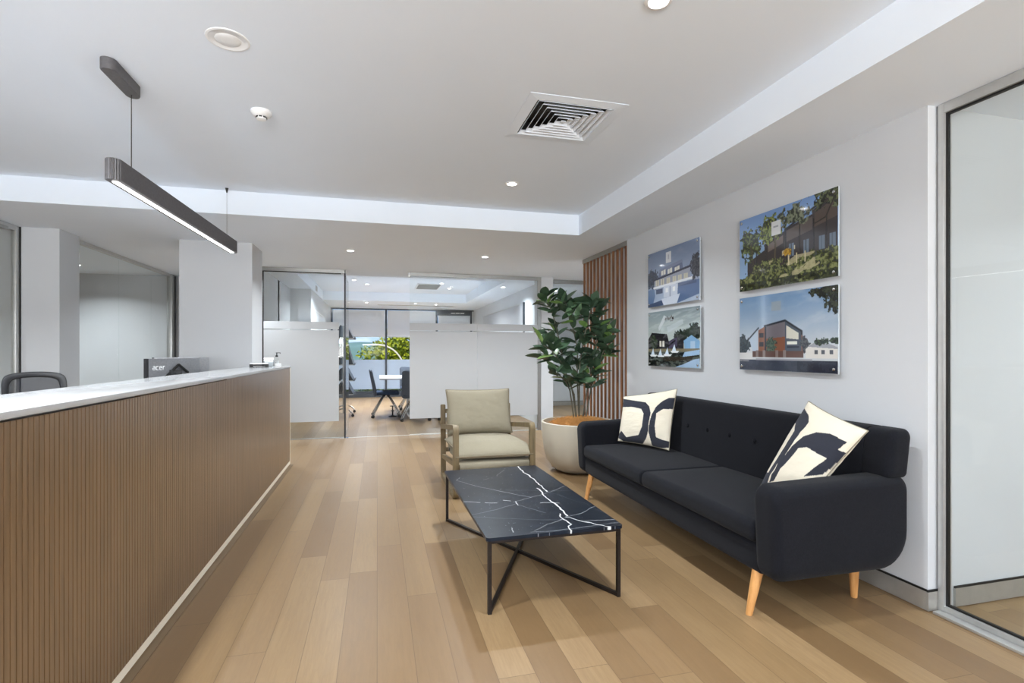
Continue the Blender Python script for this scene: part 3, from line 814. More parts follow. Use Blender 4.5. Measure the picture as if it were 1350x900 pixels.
V_([(150, 150), (130, 168), (260, 208), (400, 240), (500, 258), (650, 290)], .0012, .5, .02, 8)
V_([(530, 325), (660, 290), (780, 255), (900, 205)], .0012, .45, .02, 9)
V_([(220, 425), (400, 380), (560, 330)], .0012, .35, .02, 10)
V_([(560, 345), (760, 400)], .0012, .35, .02, 11)
V_([(230, 440), (560, 450), (880, 450)], .0010, .3, .02, 12)
V_([(670, 535), (760, 485), (900, 430), (1000, 400), (1100, 345)], .0013, .4, .02, 13)
V_([(900, 425), (980, 445), (1110, 480), (1190, 490), (1192, 510)], .0017, .7, .03, 14)
V_([(1000, 455), (1230, 440)], .0014, .5, .02, 15); V_([(640, 545), (880, 520), (1250, 460)], .0013, .4, .02, 16)
V_([(510, 62), (420, 140), (330, 165)], .0012, .35, .02, 17, 12); V_([(495, 520), (505, 550)], .0014, .6)
V_([(480, 240), (800, 240), (960, 235)], .0009, .3, .02, 18); V_([(770, 245), (1020, 330), (1220, 430)], .0009, .22, .03, 19)
sp = (vnoise(cv.X * .49, cv.Y, 120, 31) > .965) * .6; cv.put(sp, (170, 172, 176))
yy = np.linspace(1, -1, cv.ny)[:, None] * np.ones((1, cv.nx)) * .71; xx = np.linspace(-1, 1, cv.nx)[None, :] * np.ones((cv.ny, 1)) * .35
# rounded corners
ex = np.abs(xx) - (.35 - .018); ey = np.abs(yy) - (.71 - .018); cm = (ex > 0) & (ey > 0); rad = np.maximum(np.hypot(ex, ey), 1e-6); inf = np.maximum(ex, ey)
sc_ = np.where(cm, inf / rad, 1); xx = np.where(cm, np.sign(xx) * ((.35 - .018) + ex * sc_), xx); yy = np.where(cm, np.sign(yy) * ((.71 - .018) + ey * sc_), yy)
PP = np.stack([xx, yy, np.full(xx.shape, .362)], -1)
M['marble'] = attr_mat('black_marble', .3, .16)
grid_obj('marble_top', PP, cv.lin(), M['marble'], ct, skirt=(0, 0, -.016))
w2, l2, tb = .332, .69, .018
for s in (1, -1):
    bm = bmesh.new(); a = (-w2 * s, -l2, 0); b = (w2 * s, l2, 0); zt_ = .333 if s > 0 else .333
    zf = .0092
    for p in (a, b):
        abox(bm, p[0] - tb / 2, p[0] + tb / 2, p[1] - tb / 2, p[1] + tb / 2, 0, .345)
    zf = .0095 if s > 0 else .0099
    barpath(bm, [(a[0], a[1], zf), (b[0], b[1], zf)], tb, tb - .001); finish(bm)
    mesh_obj('leg_frame', bm, M['black_metal'], ct)
bm = bmesh.new()
for s in (-1, 1): abox(bm, s * w2 - tb / 2, s * w2 + tb / 2, -l2, l2, .330, .345); abox(bm, -w2, w2, s * l2 - tb / 2, s * l2 + tb / 2, .3305, .3455)
mesh_obj('top_frame', bm, M['black_metal'], ct)

# ================================================================== SOFA
sf = thing('sofa', 'charcoal two seat sofa with button back and tapered oak legs against the wall', 'sofa', (2.07, 3.07, 0))
Y0, Y1 = -1.18, 1.18; AW = .155
def arm(sgn):
    bm = bmesh.new()
    inner = (Y1 - AW) * sgn; outer = Y1 * sgn
    seq = []
    N = 8
    for k in range(N + 1):          # inner edge rounding
        a = PI / 2 * k / N; seq.append((inner + sgn * .035 * (1 - math.cos(a)), .035 * (1 - math.sin(a)), .035 * (1 - math.sin(a))))
    for k in range(1, 4): seq.append((inner + sgn * (.035 + (AW - .035 - .06) * k / 3), 0, 0))
    for k in range(1, N + 1):
        a = PI / 2 * k / N; seq.append((outer - sgn * .06 * (1 - math.sin(a)), .042 * (1 - math.cos(a)), .085 * (1 - math.cos(a))))
    rings = []
    for y, i1, i2 in seq:
        pts = rr(-.392 + i1 * .8, .368 - i1 * .9, .20 + i2, .625 - i1, (.05, .14, .05, .06), 8)
        ring = []
        for x, z in pts:
            t = (x + .39) / .8
            z2 = z + (.022 * t if z > .4 else 0)
            x2 = x + (.018 * ((.42 - z) / .2) if (x < 0 and z < .42) else 0)
            ring.append((x2, y, z2))
        rings.append(ring)
    loft(bm, rings, True); finish(bm)
    return mesh_obj('armrest', bm, M['sofa'], sf, True)
arm(-1); arm(1)
bm = bmesh.new(); soft_block(bm, -.362, .35, Y0 + AW - .02, Y1 - AW + .02, .195, .335, .03, .02); finish(bm); mesh_obj('base', bm, M['sofa'], sf, True)
split = .03
for a, b in ((Y0 + AW + .004, split), (split + .004, Y1 - AW - .004)):
    bm = bmesh.new(); soft_block(bm, -.385, .26, a, b, .337, .44, .035, .022, .014); finish(bm); mesh_obj('seat_cushion', bm, M['sofa'], sf, True)
def lean(p): return Vector((p.x + .06 * max(0, (p.z - .43)) / .44, p.y, p.z))
bm = bmesh.new()
def dimple(p):
    q_ = lean(p)
    return q_
soft_block(bm, .215, .345, Y0 + AW + .003, Y1 - AW - .003, .34, .862, .04, .003, 0, xform=lean, r4=(.02, .02, .04, .04))
for ya, yb in ((Y0 + .012, Y0 + AW + .02), (Y1 - AW - .02, Y1 - .012)): soft_block(bm, .2145, .3455, ya, yb, .628, .8625, .04, .035, 0, xform=lean, r4=(.02, .02, .04, .04))
bmesh.ops.recalc_face_normals(bm, faces=bm.faces[:]); mesh_obj('backrest', bm, M['sofa'], sf, True)
for k in range(7):
    yb = -.03 + (k - 3) * .2445; zb = .664
    bm = bmesh.new(); bmesh.ops.create_uvsphere(bm, u_segments=14, v_segments=8, radius=.016)
    for v in bm.verts: v.co = Vector((v.co.x * .45 + .214 + .06 * (zb - .43) / .44, v.co.y + yb, v.co.z + zb))
    mesh_obj('button', bm, M['sofa_dark'], sf, True)
for (x, y, dx, dy) in ((-.335, -1.0, -.05, 0), (-.335, .955, -.05, 0), (.245, -.985, .0, 0), (.245, .955, .0, 0)):
    bm = bmesh.new(); n = 18; rings = []
    for z, r in ((.205, .026), (.10, .021), (.004, .0155), (0, .0145)):
        f = 1 - z / .205; rings.append([(x + dx * f + r * math.cos(2 * PI * k / n), y + dy * f + r * math.sin(2 * PI * k / n), z) for k in range(n)])
    loft(bm, rings, True); finish(bm); mesh_obj('leg', bm, M['oak_leg'], sf, True, 40)

# ---------------- pillows
M['pillow'] = attr_mat('printed_cotton', .92, .15, .4, 700, sheen=.1)
def pillow(label, corners, normal, thick, polys, px, wr=1, sh=(0, 0)):
    """corners TL,TR,BR,BL in world; polys drawn in crop pixels mapped from px corners"""
    TL, TR, BR, BL = [Vector(c) for c in corners]
    cen = (TL + TR + BR + BL) / 4
    t = thing('throw_pillow', label, 'pillow', tuple(cen), 0, 'printed throw pillows on the sofa')
    N = 150; cv = Canvas(N, N); cv.A[:] = (222, 213, 194)
    U = cv.X * 2 - 1; Vv = cv.Y * 2 - 1
    prof = np.clip((1 - np.abs(U) ** 2.6), 0, 1) ** .55 * np.clip((1 - np.abs(Vv) ** 2.6), 0, 1) ** .55
    q = homog([(0, 0), (1, 0), (1, 1), (0, 1)], px)      # cloth coordinates -> drawing coordinates of the motif, allowing for the puffed middle
    gx, gy = cv.X, cv.Y
    mx_, my_ = q((gx, gy)); cv.X, cv.Y = mx_ + prof * sh[0], my_ + prof * sh[1]
    for col, pts in polys: cv.poly(pts, col)
    cv.X, cv.Y = gx, gy
    col = cv.lin()
    wrk = (fbm(cv.X + cv.Y * .35, cv.Y * 2.2, 3.2, 5 * wr) - .5) * .16 + np.sin((cv.Y * 1.4 + cv.X * .6) * 26 + fbm(cv.X, cv.Y, 3, wr) * 9) * .02 * np.clip(U, 0, 1)
    nrm = ((TR - TL) + (BR - BL)).cross((BL - TL) + (BR - TR)).normalized(); nrm = nrm if nrm.dot(Vector(normal)) > 0 else -nrm
    pin = .045
    u2 = U * (1 - pin * (1 - Vv ** 2)); v2 = Vv * (1 - pin * (1 - U ** 2))
    a = ((u2 + 1) / 2)[..., None]; b = ((v2 + 1) / 2)[..., None]
    tl, tr, br, bl = [np.array(c - cen) for c in (TL, TR, BR, BL)]
    S = tl * (1 - a) * (1 - b) + tr * a * (1 - b) + br * a * b + bl * (1 - a) * b
    for nm, sg in (('cover_front', 1), ('cover_back', -1)):
        h = (prof * (1 + wrk) * thick / 2 + .002)[..., None] * sg
        Pp = S + h * np.array(nrm)
        c2 = col if sg > 0 else np.ones_like(col) * np.array([lin(222), lin(213), lin(194)])
        o = grid_obj(nm, Pp, c2, M['pillow'], t)
        o.data.polygons.foreach_set('use_smooth', [True] * len(o.data.polygons))
    bm = bmesh.new(); e = []
    for p0, p1 in ((TL, TR), (TR, BR), (BR, BL), (BL, TL)):
        pass
    idx = [(0, i) for i in range(0, N, 6)] + [(i, N - 1) for i in range(0, N, 6)] + [(N - 1, i) for i in range(N - 1, 0, -6)] + [(i, 0) for i in range(N - 1, 0, -6)]
    pts = [Vector(S[i, j]) for i, j in idx]; tube(bm, pts + [pts[0]], .0035, 6); finish(bm)
    mesh_obj('seam', bm, M['linen'], t, True)
    return t
NV = (47, 49, 58); CR = (222, 213, 194)
pillow('cream and charcoal print pillow at the far arm of the sofa, arches facing each other',
       [(2.10, 4.165, .835), (2.30, 3.645, .935), (2.20, 3.60, .462), (1.985, 4.045, .472)], (-.86, -.5, .12), .13,
       [(NV, [(140, 205), (290, 225), (400, 235), (450, 280), (478, 350), (462, 440), (458, 470), (455, 560), (430, 650), (385, 720), (300, 715), (170, 695), (95, 640), (130, 560), (150, 590), (190, 640), (330, 610), (375, 500), (385, 360), (350, 310), (250, 292), (130, 300)]),
        (NV, [(810, 172), (700, 178), (620, 215), (540, 280), (490, 370), (468, 450), (460, 560), (490, 660), (520, 740), (640, 752), (820, 735), (820, 668), (660, 650), (570, 625), (545, 490), (555, 350), (640, 300), (815, 292)])],
       [(180, 185), (785, 85), (770, 770), (105, 680)], 1, (-58, -12))
pillow('cream and charcoal print pillow tilted on one corner behind the near arm of the sofa',
       [(2.25, 2.30, .962), (2.185, 1.895, .866), (2.02, 2.09, .49), (2.0, 2.37, .50)], (-.78, -.42, .30), .13,
       [(NV, [(445, 128), (372, 238), (400, 262), (413, 325), (375, 400), (330, 480), (205, 675), (135, 660), (90, 760), (120, 815), (222, 780), (245, 700), (290, 650), (300, 615), (375, 540), (430, 450), (490, 345), (520, 315), (548, 265), (530, 205)]),
        (NV, [(375, 540), (440, 460), (530, 385), (650, 355), (760, 370), (895, 440), (850, 500), (930, 528), (880, 610), (795, 705), (640, 728), (790, 570), (680, 520), (600, 478), (515, 482), (440, 580), (370, 650), (315, 770), (250, 778), (265, 700), (300, 660), (310, 600)])],
       [(490, 92), (998, 352), (720, 960), (92, 795)], 2, (-88, -42))

# ================================================================== ARMCHAIR
ac = thing('armchair', 'low beige linen armchair with open weathered timber frame', 'armchair', (.965, 4.72, 0))
# local: front at y=-.44 , back y=+.46 ; sides x=+-.355
def flat_bar(bm, pts, w, th):
    """bar through pts in the y-z plane, width th in plane, w along x; pts closed list gives a mitred loop"""
    n = len(pts)
    outer, inner = [], []
    for i in range(n):
        p0 = Vector(pts[(i - 1) % n]); p = Vector(pts[i]); p1 = Vector(pts[(i + 1) % n])
        d0 = (p - p0).normalized(); d1 = (p1 - p).normalized()
        n0 = Vector((-d0.y, d0.x)); n1 = Vector((-d1.y, d1.x)); m = (n0 + n1).normalized(); k = th / 2 / max(.3, m.dot(n0))
        outer.append(p + m * k); inner.append(p - m * k)
    return outer, inner
def rounded(poly, r, n=5):
    out = []; N = len(poly)
    for i in range(N):
        p0 = Vector(poly[i - 1]); p = Vector(poly[i]); p1 = Vector(poly[(i + 1) % N])
        a = p + (p0 - p).normalized() * r; b = p + (p1 - p).normalized() * r
        for k in range(n + 1):
            t = k / n; out.append((1 - t) ** 2 * a + 2 * t * (1 - t) * p + t * t * b)
    return out
for s in (-1, 1):
    x = s * .332
    bm = bmesh.new()
    loop = rounded([(-.42, .022), (.40, .022), (.47, .495), (-.42, .605)] if False else [(-.42, .022), (.42, .022), (.44, .49), (-.42, .598)], .035)
    o_, i_ = flat_bar(bm, loop, .05, .042)
    rings = [[(x + sx * .024, p.x, p.y) for p in ring] for sx, ring in ((-1, o_), (1, o_), (1, i_), (-1, i_), (-1, o_))]
    loft(bm, rings, False); finish(bm)
    mesh_obj('side_frame', bm, M['ash_frame'], ac, True, 35)
    bm = bmesh.new()     # back post rising above the arm
    loft(bm, [[(x + a * .0235, y + b * .021, z) for a, b in ((-1, -1), (1, -1), (1, 1), (-1, 1))] for y, z in ((.44, .47), (.455, .69), (.455, .705))], True); finish(bm)
    bmesh.ops.bevel(bm, geom=bm.edges[:], offset=.005, segments=2, affect='EDGES')
    mesh_obj('back_post', bm, M['ash_frame'], ac, True, 35)
    bm = bmesh.new(); loft(bm, [[(x + a * .016, y, z + b * .02) for a, b in ((-1, -1), (1, -1), (1, 1), (-1, 1))] for y, z in ((-.41, .29), (.42, .20))], True); finish(bm)
    mesh_obj('seat_rail', bm, M['ash_frame'], ac)
bm = bmesh.new(); abox(bm, -.31, .31, -.43, -.405, .24, .285, .004); mesh_obj('front_rail', bm, M['ash_frame'], ac, True, 35)
bm = bmesh.new(); abox(bm, -.31, .31, .42, .445, .24, .28, .004); mesh_obj('back_rail', bm, M['ash_frame'], ac, True, 35)
bm = bmesh.new(); abox(bm, -.31, .31, .44, .465, .62, .66, .004); mesh_obj('top_rail', bm, M['ash_frame'], ac, True, 35)
bm = bmesh.new()   # sling
prof = [(-.435, .235), (-.44, .26), (-.435, .295), (-.40, .302), (.0, .285), (.22, .275), (.30, .32), (.40, .60), (.42, .64)]
rings = [[(xx_, y, z + dz) for y, z in prof] for xx_, dz in ((-.30, 0), (.30, 0))]
va = [[bm.verts.new(p) for p in r] for r in rings]
for i in range(len(prof) - 1): bm.faces.new((va[0][i], va[0][i + 1], va[1][i + 1], va[1][i]))
o = mesh_obj('sling', bm, M['linen'], ac, True, 60); sd = o.modifiers.new('t', 'SOLIDIFY'); sd.thickness = .008
def cushion(name, w, h, th, xf, parent, seed=1, pinch=.03, crown=.5, N=60):
    t = np.linspace(-1, 1, N); U, Vv = np.meshgrid(t, t)
    prof = np.clip(1 - np.abs(U) ** 6, 0, 1) ** .5 * np.clip(1 - np.abs(Vv) ** 6, 0, 1) ** .5
    dome = (1 - U ** 2) * (1 - Vv ** 2)
    H_ = th / 2 * (prof * (1 - crown) + dome ** .6 * crown) + (fbm((U + 1), (Vv + 1), 2.5, seed) - .5) * .012 * prof
    u2 = U * (1 - pinch * (1 - Vv ** 2)) * w / 2; v2 = Vv * (1 - pinch * (1 - U ** 2)) * h / 2
    bm = bmesh.new()
    for sg in (1, -1):
        g = [[bm.verts.new(xf(Vector((u2[j, i], v2[j, i], sg * (H_[j, i] + .001))))) for i in range(N)] for j in range(N)]
        for j in range(N - 1):
            for i in range(N - 1): bm.faces.new((g[j][i], g[j][i + 1], g[j + 1][i + 1], g[j + 1][i]))
    bmesh.ops.remove_doubles(bm, verts=bm.verts[:], dist=.0025); finish(bm)
    o = mesh_obj(name, bm, M['linen'], parent, True)
    idx = [(0, i) for i in range(0, N, 3)] + [(i, N - 1) for i in range(0, N, 3)] + [(N - 1, i) for i in range(N - 1, 0, -3)] + [(i, 0) for i in range(N - 1, 0, -3)]
    pts = [xf(Vector((u2[i, j], v2[i, j], 0))) for i, j in idx]
    bm = bmesh.new(); tube(bm, pts + [pts[0], pts[1]], .0055, 6); finish(bm); mesh_obj('piping', bm, M['piping'], o, True)
    return o
def seat_xf(p):
    return Vector((p.x, p.y * .999 - .06, .392 + p.z - .012 * (p.y / .38) + (-.055 * max(0, (-p.y - .24)) / .14)))
cushion('seat_cushion', .665, .76, .135, seat_xf, ac, 3, .01, .35)
Rb = Matrix.Rotation(math.radians(72), 3, 'X')
def back_xf(p):
    q_ = Rb @ Vector((p.x, p.y, p.z)); return Vector((q_.x, .275 + q_.y, .648 + q_.z))
cushion('back_cushion', .635, .44, .17, back_xf, ac, 9, .045, .5)
box('fabric_tab', -.332, -.326, -.02, .0, .33, .355, M['black'], ac)

# ================================================================== POTTED PLANT
pl = thing('potted_plant', 'tall dark green leafy plant in a rounded cream pot beside the slat screen', 'potted plant', (2.035, 5.06, 0))
bm = bmesh.new()
pf = [(.19, 0), (.225, .006), (.285, .045), (.335, .12), (.366, .23), (.382, .35), (.389, .47), (.390, .505), (.384, .510), (.368, .509), (.362, .49), (.352, .44), (.30, .42)]
lathe(bm, pf, 56); finish(bm); mesh_obj('pot', bm, M['pot'], pl, True, 50)
rs = np.random.RandomState(4)
bm = bmesh.new()
for k in range(2600):
    a = rs.rand() * 2 * PI; r = .275 * math.sqrt(rs.rand()); x, y = r * math.cos(a) + .02, r * math.sin(a); h = .0 + .06 * (1 - (r / .29) ** 2) + rs.rand() * .02
    d = rs.rand() * 2 * PI; L = .03 + rs.rand() * .05; p0 = Vector((x, y, .462 + h * 1.0)); p1 = p0 + Vector((math.cos(d) * L * .5, math.sin(d) * L * .5, .01 + rs.rand() * .02)); p2 = p0 + Vector((math.cos(d) * L, math.sin(d) * L, rs.rand() * .012))
    tube(bm, [p0, p1, p2], .0017, 3, False)
lathe(bm, [(.352, .425), (.29, .435), (.2, .485), (.05, .51)], 32)
finish(bm); mesh_obj('coir_fibre', bm, M['coir'], pl, True)
# stems positions (local): pixel mapping at depth plane gives offsets
def at_plane(u, v, y=5.06):
    f, th = 683., math.radians(14.568); c, s = math.cos(th), math.sin(th)
    a = (u - 675) / f; X, Y, Z = a * c + s, -a * s + c, (463.5 - v) / f; k = y / Y
    return Vector((X * k - 2.035, y - 5.06, 1.23 + Z * k))
stems = [((760, 548), (757, 520), (745, 490), (737, 450), (727, 408), (716, 395)),
         ((764, 548), (762, 500), (763, 460), (758, 430), (752, 405), (748, 400)),
         ((762, 548), (752, 510), (740, 480), (724, 462), (712, 455)),
         ((767, 548), (775, 505), (782, 465), (787, 430), (788, 410)),
         ((770, 548), (780, 510), (790, 480), (800, 450), (805, 440)),
         ((763, 548), (763, 480), (766, 450), (772, 420), (776, 400)),
         ((758, 548), (750, 515), (742, 500), (728, 490))]
rd = random.Random(12)
bm = bmesh.new(); nodes = []
for si, st in enumerate(stems):
    dy = (rd.random() - .5) * .3
    pts = []
    for i, (u, v) in enumerate(st):
        p = at_plane(u, v); f_ = i / (len(st) - 1); p.y += dy * f_ + (rd.random() - .5) * .02; 
        if i == 0: p.z = .47
        pts.append(p)
    # resample
    rp = []
    for a, b in zip(pts[:-1], pts[1:]):
        for k in range(4): rp.append(a + (b - a) * k / 4)
    rp.append(pts[-1])
    tube(bm, rp, [.0085 - .005 * i / len(rp) for i in range(len(rp))], 7)
    nodes.append(rp)
finish(bm); mesh_obj('stems', bm, M['stem'], pl, True)
def leaf(bm, base, d, L, W_, mi, roll=0):
    d = d.normalized(); up = Vector((0, 0, 1)); side = d.cross(up)
    if side.length < .1: side = Vector((1, 0, 0))
    side.normalize(); nrm = side.cross(d).normalized()
    side = (Matrix.Rotation(roll, 3, d) @ side); nrm = (Matrix.Rotation(roll, 3, d) @ nrm)
    n = 7; rows = []
    for i in range(n + 1):
        t = i / n; w = W_ / 2 * (math.sin(PI * min(1, t ** .85)) ** .75) * (1.0 if t < .99 else 0) + .0008
        c = base + d * (L * t) - nrm * (.07 * L * t * t)
        rows.append([c - side * w + nrm * w * .28, c, c + side * w + nrm * w * .28])
    vs = [[bm.verts.new(p) for p in r] for r in rows]
    for a, b in zip(vs[:-1], vs[1:]):
        for k in (0, 1):
            f = bm.faces.new((a[k], a[k + 1], b[k + 1], b[k])); f.material_index = mi; f.smooth = True
def leaf_mat(name, a, b):
    t = NT(name); v = t.coords(); n = t.noise(v, 9, 3)
    c = t.ramp(n, [(.35, a), (.65, b)])
    t.bsdf(Base_Color=c, Roughness=.42, Specular_IOR_Level=.35)
    return t.m
lm = [leaf_mat('dark_leaf', rgb(44, 62, 48), rgb(70, 94, 70)), leaf_mat('mid_leaf', rgb(62, 90, 64), rgb(96, 122, 88)), leaf_mat('light_leaf', rgb(96, 134, 62), rgb(136, 164, 100))]
bm = bmesh.new()
def L3(tip, base, w, mi=0, yo=0, roll=.5):
    b_ = at_plane(*base); t_ = at_plane(*tip); b_.y += yo; t_.y += yo - .03; leaf(bm, b_, t_ - b_, (t_ - b_).length, w, mi, roll)
# leaves placed where they read most clearly
for (tip, base, w, mi) in (((742, 383), (738, 404), .055, 1), ((719, 398), (737, 402), .06, 2), ((720, 411), (740, 408), .06, 0), ((705, 477), (731, 474), .062, 0),
                           ((702, 465), (722, 468), .03, 0), ((709, 448), (722, 460), .07, 1), ((718, 424), (727, 436), .06, 2), ((735, 426), (754, 424), .055, 2), ((762, 400), (757, 422), .07, 1),
                           ((787, 440), (782, 414), .075, 2), ((800, 422), (785, 432), .07, 2), ((812, 462), (788, 460), .065, 0), ((800, 477), (782, 488), .055, 2), ((803, 487), (784, 492), .04, 0),
                           ((733, 487), (719, 476), .055, 1), ((757, 454), (740, 462), .05, 0), ((722, 491), (738, 494), .045, 0), ((726, 500), (742, 503), .05, 0), ((750, 518), (742, 492), .06, 1), ((785, 508), (768, 495), .05, 0),
                           ((712, 430), (726, 438), .03, 0), ((771, 395), (775, 412), .05, 1), ((790, 412), (782, 424), .05, 0), ((804, 437), (792, 444), .06, 0), ((795, 497), (780, 506), .05, 0), ((714, 434), (728, 446), .035, 0)):
    L3(tip, base, w, mi, (rd.random() - .5) * .12 - .05, rd.uniform(-.9, .9))
for si, rp in enumerate(nodes):
    for i, p in enumerate(rp):
        f_ = i / (len(rp) - 1)
        if p.z < .85: continue
        if p.z < 1.0 and rd.random() < .3: continue
        for k in range(2 if f_ < .85 else 3):
            a = i * 2.4 + k * 2.1 + rd.random() * .6; el = rd.uniform(-.1, 1.1)
            d = Vector((math.cos(a) * math.cos(el), math.sin(a) * math.cos(el) * .8, math.sin(el)))
            b_ = p + Vector((0, 0, rd.uniform(-.03, .03)))
            if b_.x + d.x * .16 > .42: d.x *= -.5
            L = rd.uniform(.14, .21); leaf(bm, b_, d, L, L * rd.uniform(.40, .50), 0 if rd.random() < .8 else (1 if rd.random() < .75 else 2), rd.uniform(-.8, .8))
for (cx_, cy_, n_) in ((790, 440, 16), (795, 462, 9), (775, 408, 9), (725, 470, 8), (772, 500, 11), (745, 412, 8), (733, 440, 5), (752, 500, 8)):
    for k in range(n_):
        b_ = at_plane(cx_ + rd.uniform(-9, 9), cy_ + rd.uniform(-10, 10)); b_.y += rd.uniform(-.13, .10)
        a = rd.random() * 2 * PI; el = rd.uniform(-.1, 1.0); d = Vector((math.cos(a) * math.cos(el), math.sin(a) * math.cos(el) * .8, math.sin(el)))
        if b_.x + d.x * .16 > .42: d.x = -abs(d.x) * .5
        L = rd.uniform(.14, .20); leaf(bm, b_, d, L, L * rd.uniform(.40, .50), 0 if rd.random() < .82 else 1, rd.uniform(-.8, .8))
o = mesh_obj('foliage', bm, lm[0], pl); o.data.materials.append(lm[1]); o.data.materials.append(lm[2])

# ================================================================== SLAT SCREEN
ss = thing('slat_screen', 'floor to ceiling screen of vertical timber slats behind the plant', 'screen', (2.555, 5.56, 0))
bm = bmesh.new()
for k in range(12):
    y = -.575 + k * .1035
    abox(bm, -.024, -.006, y - .0165, y + .0165, .03, 2.345, .002, 1)
mesh_obj('slat_panel', bm, M['slat'], ss, True, 40)
box('header_rail', -.026, .03, -.605, .605, 2.346, 2.396, M['alu'], ss)
box('base_rail', -.026, .03, -.605, .605, 0, .03, M['alu'], ss)
box('backing_panel', .02, .03, -.605, .605, .0, 2.345, M['wall'], ss)

# ================================================================== ARTWORKS
M['print'] = attr_mat('glossy_acrylic_print', .07, .5, coat=.3)
acr_edge = plain('acrylic_edge', rgb(196, 204, 208), .1)
def base_canvas(): return Canvas(300, 184, 1.63)
def artA():
    c = base_canvas(); X, Y = c.X, c.Y
    c.A = np.stack([150 - 40 * (1 - Y), 178 - 36 * (1 - Y), 206 - 16 * (1 - Y)], -1) * 1.0
    c.A = c.A * (1 - Y[..., None] * .0)
    c.poly([(.10, .62), (.30, .50), (.30, .42), (.52, .33), (.52, .30), (.78, .22), (.78, .18), (1, .02), (1, .75), (.1, .8)], (54, 50, 52))
    c.poly([(.53, .33), (.78, .25), (.78, .40), (.53, .47)], (88, 80, 78)); c.poly([(.80, .22), (1, .1), (1, .32), (.80, .38)], (78, 68, 64))
    c.poly([(.34, .44), (.50, .37), (.50, .47), (.34, .54)], (104, 94, 88)); c.poly([(.49, .57), (.62, .53), (.62, .58), (.49, .63)], (190, 180, 150))
    for x in (.20, .31, .41, .52, .66, .79, .90): c.rect(x, .28 if x > .5 else .45, x + .012, .72, (34, 32, 34))
    for x in (.56, .70, .84, .93): c.rect(x, .50, x + .05, .66, (96, 110, 126)); c.rect(x + .02, .5, x + .026, .66, (40, 40, 44))
    c.line([(.52, .31), (1, .03)], .012, (30, 28, 30)); c.line([(.30, .44), (.52, .33)], .01, (34, 32, 34))
    c.tree(.13, .38, .14, .26, (34, 42, 28), (104, 118, 76), 3, .55); c.tree(.36, .26, .15, .22, (44, 52, 26), (128, 140, 74), 11, .55)
    c.tree(.60, .16, .2, .17, (40, 46, 36), (112, 120, 100), 17, .45); c.tree(.95, .06, .2, .17, (28, 32, 26), (96, 104, 76), 23, .6)
    c.line([(.40, .25), (.42, .45), (.41, .72)], .014, (84, 76, 62)); c.line([(.14, .35), (.17, .66)], .008, (70, 64, 52)); c.line([(.97, .1), (.90, .3), (.80, .34)], .007, (40, 36, 30)); c.line([(.42, .4), (.5, .25)], .006, (84, 76, 62))
    n = fbm(X * 1.6, Y, 16, 40, 4)
    g = (Y > .80 - .16 * X + (n - .5) * .16)
    n2 = fbm(X * 1.6, Y, 34, 44, 3)[..., None]; k = np.clip((n2 - .36) * 3.4, 0, 1)
    c.put(g * 1.0, np.array([38, 44, 22]) * (1 - k) + np.array([118, 124, 78]) * k)
    c.tree(.33, .74, .2, .11, (40, 46, 28), (116, 124, 80), 51, .7, 22)
    r = (fbm(X * 1.6 + Y, Y * 1.5, 9, 60, 3) > .58) & (Y > .66) & (Y < .9) & (X > .35); c.put(r * .8, (176, 168, 132))
    for x in (.55, .63, .71): c.rect(x, .63, x + .012, .76, (196, 186, 150))
    c.put(((Y > .9) * (n > .4)) * .6, (26, 32, 20))
    c.tree(.54, .60, .05, .05, (120, 90, 30), (186, 146, 50), 71, .7, 30)
    c.rect(.375, .16, .475, .34, (206, 208, 208)); c.rect(.395, .22, .45, .245, (150, 152, 156)); 
    return c
